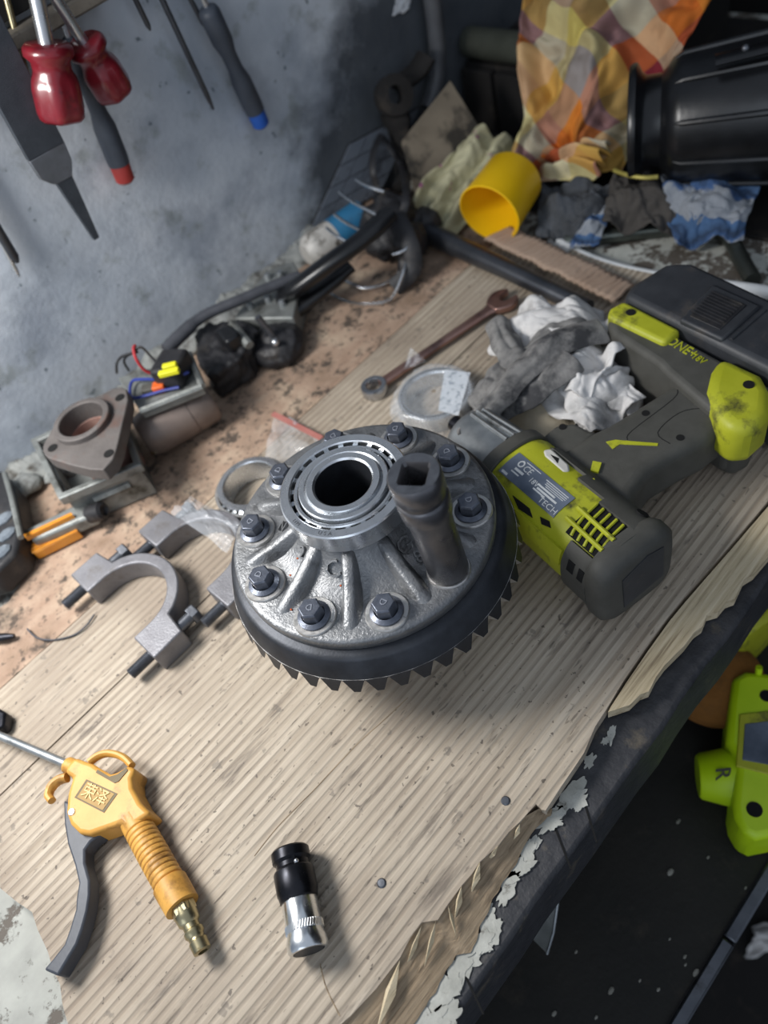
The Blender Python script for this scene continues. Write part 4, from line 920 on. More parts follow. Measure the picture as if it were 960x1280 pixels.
# ------------------------------------------------------------------ yellow cup, scrap board, rags
m0 = Z(611, 268, .036); m1 = Z(650, 212, .045); d = (m1 - m0).normalized()
YC = thing('yellow_cup', 'bright yellow plastic cup lying on its side', 'cup', (m0.x, m0.y, 0))
MB().lathe([(0.0338, 0.003), (0.0345, 0.0), (0.0360, 0.0005), (0.0352, 0.008), (0.0332, 0.058), (0.0310, 0.0615), (0.0, 0.0622), (0.0, 0.0602), (0.0300, 0.0595), (0.0318, 0.056)], m0, d, n=48, closed=True).build('cup_wall', m_yellow, YC, smooth=40)
MB().ball(m0 + d * 0.061, (0.003, 0.003, 0.003), 10, 8).build('moulding_nub', m_yellow, YC)
sbp = [Z(528, 272, .0), Z(608, 172, .040), Z(563, 100, .104), Z(502, 176, .066)]
nb = (sbp[1] - sbp[0]).cross(sbp[3] - sbp[0]).normalized() * 0.006
SBo = MB().add(sbp + [p - nb for p in sbp], [(0, 1, 2, 3), (7, 6, 5, 4), (0, 4, 5, 1), (1, 5, 6, 2), (2, 6, 7, 3), (3, 7, 4, 0)]).build('scrap_board', m_brown, bevel=0.001); tag(SBo, 'brown stained scrap board leaning behind the floral rag', 'board')
FR = thing('floral_rag', 'pale floral cotton rag crumpled behind the yellow cup', 'rag', Z(580, 250, 0))
cloth('rag_cloth', patch(Z(508, 266, .022), Z(566, 300, .002), Z(668, 192, .012), Z(592, 158, .055), amp=0.012, seed=2.2, bulge=0.010, edge=0.08, folds=[(8, 2, 2.2, 0.006, 0.4)]), 44, 44, m_floral, FR, solid=0.002)
CK = thing('check_cloth', 'orange and maroon checked cloth draped over the pile', 'cloth', Z(700, 200, 0))
cloth('cloth_sheet', patch(Z(650, 236, .004), Z(772, 226, .010), Xp(915, -60, .70), Xp(660, -60, .66), amp=0.040, seed=6.4, bulge=0.035, edge=0.08, folds=[(5, 2.5, 2.0, 0.012, 0.0), (-3, 6, 1.7, 0.010, 1.0)]), 60, 60, m_check, CK, solid=0.0016, uvs=(1.2, 1.4), uvo=(0.45, 0.2))
cloth('cloth_fold', patch(Z(664, 240, .010), Z(748, 214, .046), Z(762, 178, .060), Z(690, 196, .034), amp=0.020, seed=9.1, bulge=0.02, edge=0.05, fine=0.3, folds=[(2, 7, 2.4, 0.008, 0.5)]), 36, 30, m_check, CK, solid=0.0016, uvs=(0.6, 0.5), uvo=(0.1, 0.55))
for i, (cs4, mt, nm, lb) in enumerate([
    ([(672, 300, .0), (745, 300, .0), (770, 232, .03), (675, 232, .02)], m_denim, 'denim_rag', 'grey denim rag bunched below the checked cloth'),
    ([(752, 285, .012), (842, 292, .006), (850, 225, .035), (768, 212, .04)], m_char, 'charcoal_rag', 'charcoal cloth with a yellow zip tucked under the black canister'),
    ([(842, 304, .004), (928, 300, .004), (952, 214, .035), (822, 216, .040)], m_stripe, 'striped_rag', 'blue and white striped rag under the black canister')]):
    t_ = thing(nm, lb, 'rag', Z(*cs4[0]))
    cloth('rag_cloth', patch(*[Z(a, b, z) for a, b, z in cs4], amp=0.014, seed=i * 3.3 + 1, bulge=0.016, edge=0.07, folds=[(5, 4, 2.1, 0.004, i)]), 36, 36, mt, t_, solid=0.002, uvs=(1, 1))
    if nm == 'charcoal_rag':
        zp = spline([Z(768, 213, .052), Z(785, 219, .055), Z(805, 222, .056), Z(822, 221, .055)], 6)
        MB().tube(zp, 0.0022, 8).build('zip', M('brass_zip', '#a59a4e', '#bdb265', 0.5, 0.4), t_, label='yellow brass zip')
BR_ = thing('blue_scrap', 'small faded blue cloth scrap beside the denim rag', 'rag', Z(735, 300, 0))
cloth('rag_cloth', patch(Z(712, 312, .002), Z(748, 306, .002), Z(770, 250, .020), Z(742, 250, .020), amp=0.010, seed=12, bulge=0.008, edge=0.1), 20, 24, m_stripe, BR_, solid=0.002, uvs=(0.6, 1.4))

# ------------------------------------------------------------------ black canister
k0 = Z(787, 158, .082); k1 = Z(985, 132, .085); d = (k1 - k0).normalized()
KN = thing('black_canister', 'glossy black ribbed plastic canister lying on the rags', 'canister', (k0.x, k0.y, 0.0))
MB().lathe([(0, 0.004), (0.036, 0.004), (0.040, 0.0), (0.054, 0.0), (0.056, 0.003), (0.056, 0.007), (0.053, 0.009), (0.047, 0.012), (0.044, 0.016), (0.044, 0.030), (0.048, 0.034), (0.056, 0.040), (0.060, 0.048), (0.068, 0.14), (0.076, 0.24), (0.074, 0.30), (0.05, 0.32), (0, 0.32)], k0, d, n=56).build('shell', m_blk, KN, smooth=40)
A_, B_, _ = frame(d)
for k in range(10):
    t = 2 * PI * k / 10 + 0.2; e = A_ * math.cos(t) + B_ * math.sin(t)
    MB().tube([k0 + d * z + e * r for r, z in [(0.057, 0.042), (0.0605, 0.05), (0.0685, 0.14), (0.0763, 0.24)]], [0.001, 0.0028, 0.0034, 0.0034], 8).build('rib', m_blk, KN)
fl_ = MB(); tt = [0.35 + 1.3 * i / 14 for i in range(15)]
lip = [k0 + d * (0.075 + 0.012 * i) + (A_ * math.cos(2.1 - 0.01 * i) + B_ * math.sin(2.1 - 0.01 * i)) * (0.066 + 0.0010 * i) + UPZ * 0.010 for i in range(15)]
MB().tube(lip, 0.010, 8, flat=0.35).build('side_flange', m_blk, KN)
for i in (2, 6, 10): MB().ball(lip[i] + UPZ * 0.004, 0.0035, 10, 6).build('flange_bolt', m_boltg, KN)

# ------------------------------------------------------------------ dark corner: conduit, tube, bracket, crate
CR = thing('dark_crate', 'dark slatted crate standing in the unlit corner', 'crate', (0.77, 0.34, -0.0095))
for k in range(4): MB().box((0.627, 0.255 + k * 0.055, 0.028), (0.012, 0.048, 0.075), None).build('slat', m_dark, CR, bevel=0.001)
MB().box((0.772, 0.34, 0.0295), (0.275, 0.215, 0.078)).build('crate_body', m_dark, CR, bevel=0.002)
g0, g1 = Xp(545, 50, .70), Xp(644, 66, .70)
g0.z = g1.z = 0.068
GT = MB().lathe([(0, 0), (0.017, 0), (0.018, 0.002), (0.018, 0.088), (0.0195, 0.090), (0.0195, 0.112), (0.017, 0.116), (0, 0.116)], (0.645, 0.446, 0.0885), (0.0, -1, 0), n=28).build('olive_tube', m_green); tag(GT, 'dull olive-grey capped tube resting on the dark crate', 'tube')
CN = thing('wall_conduit', 'grey plastic conduit running down the wall corner', 'conduit', (0.585, 0.442, 0.0))
MB().tube(spline([(0.585, 0.437, 0.55), (0.585, 0.437, 0.25), (0.583, 0.437, 0.14), (0.572, 0.437, 0.085), (0.545, 0.437, 0.055)], 8), 0.0105, 14).build('pipe', m_conduit, CN)
MB().box((0.585, 0.441, 0.20), (0.034, 0.026, 0.012)).build('clip', m_canw, CN, bevel=0.002)
BK = thing('black_bracket', 'black cast bracket with a round eye propped in the wall corner', 'bracket', (0.50, 0.43, 0))
MB().lathe([(0.010, 0), (0.020, 0), (0.022, 0.004), (0.022, 0.020), (0.010, 0.022)], Yp(488, 122, 0.425), (-0.35, -1, 0.5), n=28, closed=True).build('eye', m_dark, BK, smooth=40)
MB().tube(spline([Yp(492, 140, .43), Yp(500, 165, .425), Yp(508, 200, .42), Yp(500, 235, .40)], 5), [0.022] * 4 + [0.018] * 8 + [0.014] * 4, 12, flat=0.6).build('arm', m_dark, BK)
MB().tube(spline([Yp(500, 105, .43), Yp(520, 90, .425), Yp(533, 70, .42)], 5), 0.016, 12, flat=0.6).build('arm', m_dark, BK)
ps_ = cloth('paper_scrap', patch(Yp(490, 20, .4528), Yp(512, 12, .4528), Yp(516, -18, .4528), Yp(500, -18, .4528), amp=0.002, seed=3, edge=0.15), 10, 10, m_paper, None, solid=0.0006); tag(ps_, 'torn pale paper scrap stuck to the dark end of the wall', 'paper')

# ------------------------------------------------------------------ tools hanging on the wall
RK = thing('tool_rack', 'grimy tool rack bar fixed high on the plaster wall', 'rack', (0.10, 0.43, 0.31))
MB().box((-0.02, 0.441, 0.3260), (0.44, 0.026, 0.012)).build('rack_bar', m_rackw, RK, bevel=0.002)
MB().box((-0.02, 0.449, 0.42), (0.44, 0.010, 0.165)).build('back_panel', m_dark, RK, bevel=0.001)
def hang(p, q, y0, y1=None):
    return Yp(p[0], p[1], y0), Yp(q[0], q[1], y1 if y1 else y0)
def driver(name, label, p, q, y0, y1, rad, prof, mats, shaft_r, flutes=0, grp=None):
    """screwdriver hanging handle down: handle from p (shaft end) to q (butt)"""
    a, b = hang(p, q, y0, y1); d_ = b - a; L_ = d_.length; d_.normalize()
    t_ = thing(name, label, 'screwdriver', b, grp)
    A1, B1, _ = frame(d_); n = 36; rings = []
    for (r, z) in prof:
        ring_ = []
        for i in range(n):
            th = 2 * PI * i / n; k = 1 - (0.10 * (0.5 + 0.5 * math.cos(flutes * th)) if flutes and z > 0.36 else 0)
            ring_.append(a + d_ * (z * L_) + (A1 * math.cos(th) + B1 * math.sin(th)) * r * rad * k)
        rings.append(ring_)
    MB().loft(rings).build('handle', mats[0], t_, smooth=50)
    MB().tube([a + d_ * 0.004, a - d_ * 0.12], shaft_r, 12).build('shaft', m_steel if len(mats) < 3 else mats[2], t_)
    if mats[1]:
        MB().lathe([(0, 0), (rad * 0.86, 0), (rad * 0.9, 0.001), (rad * 0.86, 0.016), (rad * 0.6, 0.0185), (0, 0.019)], b - d_ * 0.001, d_, n=24).build('end_cap', mats[1], t_)
    return t_
PR = [(0.86, 0.0), (1.0, 0.05), (1.02, 0.14), (0.80, 0.22), (0.78, 0.34), (0.98, 0.44), (1.05, 0.55), (1.06, 0.85), (1.0, 0.95), (0.85, 1.0)]
driver('screwdriver', 'short red clear-handled screwdriver hanging straight beside the grey file', (58, 54), (79, 150), 0.405, 0.41, 0.0195, PR, [m_redp, None], 0.0062, 6)
driver('screwdriver', 'red clear-handled screwdriver hanging tilted over a slim grey driver', (104, 52), (146, 118), 0.410, 0.415, 0.0172, PR, [m_redp, None], 0.0048, 6)
PP = [(0.5, 0.0), (0.85, 0.02), (1.0, 0.06), (1.0, 0.30), (0.72, 0.42), (0.72, 0.56), (0.98, 0.68), (1.0, 0.94), (0.95, 1.0)]
driver('precision_driver', 'slim grey precision screwdriver with a red end cap', (86, 46), (149, 205), 0.432, 0.437, 0.0105, PP, [m_pgrey, m_redcap], 0.003)
driver('precision_driver', 'slim grey precision screwdriver with a blue end cap', (258, 8), (319, 139), 0.432, 0.440, 0.0105, PP, [m_pgrey, m_blue], 0.003)
# flat file
FI = thing('hand_file', 'wide dark grey flat file hanging tang down', 'file', Yp(120, 298, .44))
def flatbar(pts, ws, y, th):
    P_ = [Yp(a, b, y) for a, b in pts]; rings = []
    for i, p in enumerate(P_):
        t = (P_[min(i + 1, len(P_) - 1)] - P_[max(i - 1, 0)]).normalized(); s2 = Vector((t.z, 0, -t.x)); yy = Vector((0, th / 2, 0)); k = s2 * ws[i]
        rings.append([p + k + yy, p - k + yy, p - k - yy, p + k - yy])
    return MB().loft(rings)
flatbar([(-45, -2), (0, 82), (24, 127), (57, 189)], [0.0185, 0.0183, 0.0180, 0.0178], 0.418, 0.006).build('blade', m_fileg, FI, bevel=0.0006)
fs_ = flatbar([(57, 189), (69, 211), (76, 219), (79, 225)], [0.0178, 0.0165, 0.0120, 0.0078], 0.418, 0.006).build('shoulder', m_tang, FI, bevel=0.0006)
flatbar([(78, 222), (98, 258), (120, 298)], [0.0082, 0.0058, 0.0028], 0.418, 0.005).build('tang', m_fileg, FI, bevel=0.0005)
for i, (p, q, r, mt, lb, nm, ct) in enumerate([
    ((196, -15), (267, 137), 0.0030, m_bar, 'long thin steel scriber hanging point down', 'scriber', 'scriber'),
    ((160, -20), (188, 38), 0.0028, m_bar, 'stubby steel pick point hanging beside the long scriber', 'pick', 'pick'),
    ((228, -20), (257, 35), 0.0026, m_bar, 'short dark pick point hanging beside the blue-capped driver', 'pick', 'pick'),
    ((2, -25), (36, 104), 0.0030, m_brass, 'thin brassy rod hanging behind the grey file', 'rod', 'rod'),
    ((-15, 268), (22, 328), 0.0050, m_bar, 'flat steel blade tip hanging low beside a thin bright rod', 'blade', 'blade'),
    ((-10, 282), (24, 346), 0.0025, m_steel, 'thin bright rod hanging lowest on the plaster wall', 'rod', 'rod')]):
    a, b = hang(p, q, 0.441 + 0.001 * i); t_ = thing(nm, lb, ct, b)
    a2 = a + (a - b).normalized() * 0.05
    MB().tube([a2, b + (a - b) * 0.12, b], [r, r * 0.9, r * 0.35], 10).build('shank', mt, t_)

# ------------------------------------------------------------------ car parts along the foot of the wall
def box_from(px4, z0, z1): return MB().prism(TR(px4, z1), z0, z1)
TRY = thing('housing_tray', 'cast aluminium housing with a square rim standing against the wall', 'car part', Z(110, 580, 0))
q4 = TR([(37, 549), (73, 624), (176, 580), (146, 500)], 0.044)
def inset(q, k):
    c_ = sum(q, Vector((0, 0))) / len(q); return [c_ + (p - c_) * k for p in q]
qi = inset(q4, 0.86)
mb = MB(); n = 4
vs = [p.to_3d() + UPZ * z for z in (0.034, 0.044) for p in q4] + [p.to_3d() + UPZ * z for z in (0.034, 0.044) for p in qi]
fsx = []
for i in range(4):
    j = (i + 1) % 4; fsx += [(i, j, 4 + j, 4 + i), (8 + j, 8 + i, 12 + i, 12 + j), (4 + i, 4 + j, 12 + j, 12 + i), (i, 8 + i, 8 + j, j)]
mb.add(vs, fsx).build('rim', m_alu, TRY, bevel=0.0012)
qb = inset(q4, 0.90); qbi = inset(q4, 0.82)
mb = MB(); vs = [p.to_3d() + UPZ * z for z in (0.0, 0.036) for p in qb] + [p.to_3d() + UPZ * z for z in (0.006, 0.036) for p in qbi]
mb.add(vs, fsx[:]).add([p.to_3d() + UPZ * 0.006 for p in qbi], [(0, 1, 2, 3)]).build('tray_wall', m_alu, TRY, smooth=30)
MB().tube([Z(118, 622, .022), Z(163, 603, .022)], 0.006, 8).build('side_rib', m_alu, TRY)
AR = thing('suspension_link', 'grey link arm with a round rubber bush in front of the tray', 'car part', Z(80, 655, 0))
MB().prism(TR([(30, 662), (88, 633), (112, 628), (118, 642), (100, 650), (40, 676)], 0.020), 0.004, 0.020).build('arm', m_alu, AR, bevel=0.003)
p = Z(116, 640, 0.014); MB().lathe([(0, 0.0), (0.0075, 0.0), (0.0085, 0.001), (0.0085, 0.017), (0.0055, 0.019), (0.0035, 0.0165), (0, 0.0165)], (p.x - 0.004, p.y, 0.014) , (0.6, -0.75, 0.25), n=24).build('bush', m_rub, AR)
sp_ = MB().prism(TR([(22, 661), (82, 633), (84, 636), (24, 665)], 0.034), 0.020, 0.025).build('brown_strip', m_amber, AR)
AB = thing('amber_reflector', 'ribbed amber reflector lying on the back board', 'reflector', Z(60, 672, 0))
q_ = [(22, 676), (84, 651), (98, 664), (42, 692)]
MB().prism(TR(q_, 0.010), 0.0, 0.010).build('base', m_amber, AB, bevel=0.001)
for k in range(6):
    f_ = (k + 0.5) / 6; a = Z(22 + 20 * f_, 676 + 16 * f_, 0.0102); b = Z(84 + 14 * f_, 651 + 13 * f_, 0.0102); MB().tube([a, b], 0.0016, 6).build('rib', m_amber, AB)
EF = thing('exhaust_flange', 'rusty three-bolt exhaust flange with a round bore resting on the tray', 'car part', Z(110, 550, 0.044))
ftri = [(52, 560), (57, 571), (92, 582), (124, 589), (137, 584), (146, 560), (160, 500), (158, 486), (148, 482), (128, 492), (98, 506), (74, 520), (60, 545)]
tri = TR(ftri, 0.076)
ctr = Z(105, 529, 0.076); hr = 0.0215; n = 40
ringh = [(ctr.x + hr * math.cos(2 * PI * i / n), ctr.y + hr * math.sin(2 * PI * i / n)) for i in range(n)]
cx0, cy0 = ctr.x, ctr.y
def outer_at(t):
    best = None; dx, dy = math.cos(t), math.sin(t)
    for i in range(len(tri)):
        a, b = tri[i - 1], tri[i]; ex, ey = b[0] - a[0], b[1] - a[1]; den = dx * ey - dy * ex
        if abs(den) < 1e-9: continue
        s1 = ((a[0] - cx0) * ey - (a[1] - cy0) * ex) / den; s2 = ((a[0] - cx0) * dy - (a[1] - cy0) * dx) / den
        if s1 > 0 and -1e-6 <= s2 <= 1 + 1e-6 and (best is None or s1 > best): best = s1
    best = best or 0.03; return (cx0 + dx * best, cy0 + dy * best)
ro_ = [outer_at(2 * PI * i / n) for i in range(n)]
mb = MB()
mb.loft([[Vector((x, y, z)) for x, y in src] for src, z in ((ringh, 0.062), (ro_, 0.062), (ro_, 0.076), (ringh, 0.076), (ringh, 0.062))], caps=False)
mb.build('flange_plate', m_rust, EF, bevel=0.001)
MB().lathe([(hr, 0.0), (hr + 0.006, 0.0), (hr + 0.006, 0.008), (hr, 0.008)], (ctr.x, ctr.y, 0.074), n=40, closed=True).build('collar', m_rust, EF, bevel=0.001)
MB().lathe([(hr - 0.001, 0.0), (hr + 0.004, 0.0), (hr + 0.004, 0.056), (hr - 0.001, 0.056)], (ctr.x, ctr.y, 0.0065), n=40, closed=True).build('pipe_stub', m_pink, EF)
for (px, py) in [(136, 567), (66, 560), (150, 497)]:
    p = Z(px, py, 0.076); MB().tube([p - UPZ * 0.002, p + UPZ * 0.0004], 0.0048, 14).build('bolt_hole', m_hole, EF)
SM = thing('starter_motor', 'brown painted cylindrical motor lying by the wall', 'motor', Z(215, 535, 0))
a, b = Z(178, 548, .025), Z(263, 497, .025); d = (b - a).normalized(); L_ = (b - a).length
MB().lathe([(0, 0), (0.018, 0), (0.0215, 0.003), (0.0235, 0.012), (0.0240, 0.014), (0.0240, L_ * 0.66), (0.0232, L_ * 0.665), (0.0232, L_ * 0.685), (0.0240, L_ * 0.69), (0.0240, L_ - 0.004), (0.021, L_), (0, L_)], a, d, n=40).build('case', m_motor, SM, smooth=40)
MB().tube([Z(190, 553, .022), Z(196, 566, .014)], 0.0055, 10).build('terminal', m_brass, SM)
EC = thing('wired_module', 'open electronic module in an aluminium case with loose wires', 'electronics', Z(205, 490, 0.0))
qe = TR([(147, 472), (178, 518), (255, 487), (238, 446)], 0.056)
MB().prism(qe, 0.050, 0.056).build('case_plate', m_alu, EC, bevel=0.001)
MB().prism(TR([(160, 470), (170, 484), (226, 462), (222, 450)], 0.056), 0.0, 0.051).build('pedestal', m_dark, EC)
for i in (1, 2):
    a, b = qe[i].to_3d() + UPZ * 0.060, qe[(i + 1) % 4].to_3d() + UPZ * 0.060
    MB().tube([a, b], 0.0035, 8).build('case_rim', m_alu, EC)
p = Z(217, 462, .066); MB().box((p.x, p.y, 0.068), (0.034, 0.030, 0.022), Matrix.Rotation(0.5, 3, 'Z')).build('connector', m_rub, EC, bevel=0.004)
for (px, py, sx_) in [(212, 457, 0.014), (211, 465, 0.020)]:
    p = Z(px, py, .082); MB().box((p.x, p.y, 0.0815), (sx_, 0.006, 0.005), Matrix.Rotation(-0.75, 3, 'Z')).build('yellow_clip', m_yel, EC, bevel=0.0008)
p = Z(198, 482, .062); MB().box((p.x, p.y, 0.060), (0.012, 0.010, 0.008), Matrix.Rotation(-0.75, 3, 'Z')).build('orange_plug', m_og, EC, bevel=0.001)
p = Z(185, 484, .062); MB().box((p.x, p.y, 0.0595), (0.014, 0.010, 0.007), Matrix.Rotation(-0.75, 3, 'Z')).build('grey_plug', m_grey, EC, bevel=0.001)
for pts, mt, r in [([(236, 465, .066), (212, 474, .066), (180, 474, .064), (165, 477, .062), (163, 494, .060), (172, 497, .060), (205, 488, .060), (224, 484, .060)], m_wireb, 0.0015),
                   ([(193, 468, .066), (180, 462, .075), (170, 448, .088), (167, 436, .094), (169, 432, .094)], m_wirer, 0.0016),
                   ([(146, 466, .060), (146, 455, .075), (152, 446, .085), (165, 441, .090), (176, 434, .092), (188, 445, .082), (198, 456, .074)], m_rub, 0.0013),
                   ([(161, 463, .062), (155, 452, .076), (160, 444, .086), (172, 440, .088)], m_rub, 0.0013)]:
    MB().tube(spline([Z(*p_) for p_ in pts], 5), r, 8).build('wire', mt, EC)
HS = MB().tube(spline([Z(208, 438, .046), Z(225, 420, .048), Z(255, 395, .050), (Z(300, 375, .048)), Z(340, 358, .044), Z(375, 345, .040)], 6), [0.0072] * 10 + [0.0058] * 21, 12).build('rubber_hose', m_hose); tag(HS, 'old grey-black rubber hose curving along the wall foot', 'hose')
PLT = thing('stud_plate', 'pale aluminium plate carrying six round studs by the wall', 'car part', Z(335, 370, 0))
MB().prism(TR([(292, 398), (322, 352), (338, 335), (366, 326), (378, 345), (366, 397)], 0.030), 0.0, 0.030).build('plate', m_alu, PLT, bevel=0.002)
for (px, py) in [(334, 345), (350, 342), (312, 381), (334, 373), (352, 378), (345, 358)]:
    p = Z(px, py, .034); MB().lathe([(0, 0.007), (0.0032, 0.0065), (0.0042, 0.004), (0.0042, 0)], (p.x, p.y, 0.030), n=14).build('stud', m_sat, PLT)
MTg = thing('rubber_mount', 'round black rubber engine mount with an upright stud', 'car part', Z(348, 428, 0))
p = Z(346, 430, .012); MB().lathe([(0, 0), (0.026, 0), (0.030, 0.004), (0.031, 0.012), (0.028, 0.020), (0.022, 0.024), (0.012, 0.025), (0.010, 0.029), (0, 0.029)], (p.x, p.y, 0), n=36).build('rubber', m_rub, MTg, remesh=0.0025, smooth=180, disp=[(0.014, 0.006), (0.006, 0.003)])
p2 = Z(342, 420, .028); MB().tube([Vector((p2.x, p2.y, 0.026)), Vector((p2.x - 0.006, p2.y + 0.004, 0.056))], 0.0035, 10).build('stud', m_boltg, MTg)
MB().ball(Z(344, 428, .030), 0.0042, 10, 8).build('nut', m_steel, MTg)
BP = thing('plastic_bracket', 'broken black plastic bracket between the module and the engine mount', 'bracket', Z(270, 430, 0))
MB().prism(TR([(240, 420), (262, 400), (300, 396), (322, 412), (300, 446), (262, 470), (248, 450)], 0.034), 0.0, 0.034).build('body', m_rub, BP, remesh=0.0025, smooth=180, disp=[(0.018, 0.012), (0.007, 0.005)])
MB().prism(TR([(268, 412), (286, 404), (300, 416), (282, 428)], 0.050), 0.030, 0.050).build('boss', m_blk, BP, bevel=0.003)
MB().tube([Z(290, 405, .044), Z(312, 432, .036)], 0.005, 8).build('rail', m_alu, BP)
for i, (px, py, r, lb) in enumerate([(312, 446, .016, 'grey plaster lump in front of the rubber engine mount'), (80, 588, .015, 'grey plaster lump between the wall and the tray'), (30, 610, .016, 'dirty plaster lump at the foot of the wall'), (290, 462, .010, 'small plaster crumb beside the broken bracket'), (245, 428, .012, 'crumbled plaster bit under the rubber hose')]):
    p = Z(px, py, 0.006); mb = MB(); mb.ball((p.x, p.y, r * 0.55), (r * 1.25, r, r * 0.62), 18, 12)
    mb.v = [v + (v - Vector((p.x, p.y, r * 0.5))) * (0.35 * nz(v * 70) + 0.2 * nz(v * 190)) for v in mb.v]
    mb.v = [Vector((v.x, v.y, max(v.z, -0.002))) for v in mb.v]
    o = mb.build('plaster_lump', m_plaster, smooth=60); tag(o, lb, 'rubble', 'plaster lumps along the wall')
def dirt(u, v):
    x = -0.20 + 0.60 * u; wd_ = 0.030 + 0.016 * nz((x * 14, 1, 3)) + 0.010 * nz((x * 45, 2, 7))
    y = 0.4545 - wd_ * v; h_ = 0.014 * (1 + 0.8 * nz((x * 20, 4, 1))) * (1 - v) ** 0.8 + 0.006 * (1 - v) * (nz((x * 60, y * 60, 2)) + 0.7 * nz((x * 150, y * 150, 5)))
    return Vector((x, y, max(-0.0030, h_ - 0.0028)))
dr_ = MB().grid(dirt, 260, 22).build('plaster_dust', m_plaster, smooth=60, kind='stuff'); tag(dr_, 'grey drift of plaster dust along the wall foot', 'dust')
# black lamp-like part at the far left
HL = thing('headlamp', 'dark glassy headlamp unit at the foot of the wall', 'headlamp', Z(0, 650, 0))
MB().prism(TR([(-60, 640), (-30, 590), (2, 588), (16, 605), (26, 660), (20, 690), (-10, 720), (-60, 735)], 0.030), -0.0, 0.030).build('bowl', m_rub, HL, bevel=0.004)
MB().tube([Z(6, 592, .034), Z(14, 620, .034), Z(26, 672, .034)], 0.0028, 8).build('rim', m_alu, HL)
for (px, py) in [(5, 648), (8, 668), (2, 690), (-12, 660)]:
    p = Z(px, py, .031); MB().ball((p.x, p.y, 0.0305), (0.010, 0.007, 0.004), 8, 5).build('lens_facet', M('lens_glass', '#6d757d', '#8b939b', 0.1, 0.3), HL, smooth=0)
# spray can, black bars, wires, belts
a, b = Z(384, 318, .022), Z(452, 272, .022); d = (b - a).normalized(); L_ = (b - a).length
SC = thing('spray_can', 'white and blue spray can lying against the wall foot', 'can', (a.x, a.y, 0))
MB().lathe([(0, -0.002), (0.012, -0.002), (0.018, 0.004), (0.0205, 0.010), (0.0205, L_ * 0.48), (0, L_ * 0.48)], a, d, n=36).build('can_body', m_canw, SC, smooth=40)
MB().lathe([(0.0206, L_ * 0.46), (0.0207, L_ * 0.48), (0.0207, L_), (0, L_)], a, d, n=36).build('blue_band', m_cyan, SC, smooth=40)
for (nm, lb, pts, r, fl2) in [('plastic_bar', 'long black plastic bar leaning along the clutter', [(352, 372, .030), (372, 358, .044), (410, 330, .060), (452, 300, .070), (486, 268, .075)], [0.011, 0.013, 0.013, 0.013, 0.014], 0.7),
                              ('plastic_bar', 'short black plastic bar with rounded end beside the stud plate', [(356, 398, .014), (384, 376, .020), (415, 352, .028), (438, 332, .034)], [0.012, 0.012, 0.011, 0.010], 0.7)]:
    pp = spline([Z(*p_) for p_ in pts], 6); n_ = len(pp); rr = [r[min(len(r) - 1, int(i / n_ * len(r)))] for i in range(n_)]
    o = MB().tube(pp, rr, 14, flat=fl2).build(nm, m_blk, smooth=60); tag(o, lb, 'bar')
for (px, py, z) in [(405, 324, .078), (432, 312, .082), (415, 345, .050)]:
    pass
BT2 = thing('drive_belt', 'black rubber drive belt looped and drooping over the clutter', 'belt', Z(505, 300, 0))
MB().tube(spline([Yp(476, 168, .43), Yp(467, 190, .42), Yp(466, 215, .41), Yp(474, 243, .40), Z(490, 262, .06), Z(510, 300, .045), Z(516, 335, .02), Z(492, 360, .006)], 6), [0.0045] * 18 + [0.010] * 25, 8, flat=0.3).build('belt_run', m_rub, BT2)
MB().tube(spline([Yp(478, 172, .43), Yp(492, 190, .415), Yp(503, 210, .40), Z(508, 240, .07), Z(500, 270, .06), Z(470, 285, .06)], 6), 0.0045, 8, flat=0.3).build('belt_run', m_rub, BT2)
RBt = thing('rubber_boot', 'black crumpled rubber boot beside the scrap board', 'boot', Z(500, 290, 0))
mb = MB()
for (px, py, z, r) in [(492, 270, .035, .026), (508, 300, .028, .024), (480, 300, .025, .022), (512, 335, .016, .014), (470, 275, .035, .020), (530, 280, .018, .018)]:
    p = Z(px, py, z); mb.ball((p.x, p.y, z), (r, r, min(r, z + 0.004)), 16, 12)
mb.build('boot_body', m_rub, RBt, remesh=0.003, smooth=180, disp=[(0.03, 0.016), (0.012, 0.008)])
WB = thing('wire_basket', 'bent chromed wire basket tangled under the black bar', 'basket', Z(440, 350, 0))
for pts in [[(396, 352, .012), (412, 366, .008), (432, 377, .003), (460, 380, .002), (488, 374, .003), (502, 345, .02), (512, 315, .03)],
            [(416, 342, .016), (430, 351, .010), (460, 360, .004), (492, 348, .006), (505, 325, .02)],
            [(424, 240, .09), (440, 252, .09), (470, 268, .085)], [(418, 268, .075), (432, 278, .072), (450, 288, .07)], [(408, 285, .07), (422, 296, .066), (436, 304, .06)], [(445, 225, .09), (460, 233, .09), (480, 240, .085)],
            [(500, 296, .045), (508, 300, .045), (506, 312, .040), (490, 318, .04)]]:
    MB().tube(spline([Z(*p_) for p_ in pts], 5), 0.0017, 8).build('wire', m_chrome, WB)
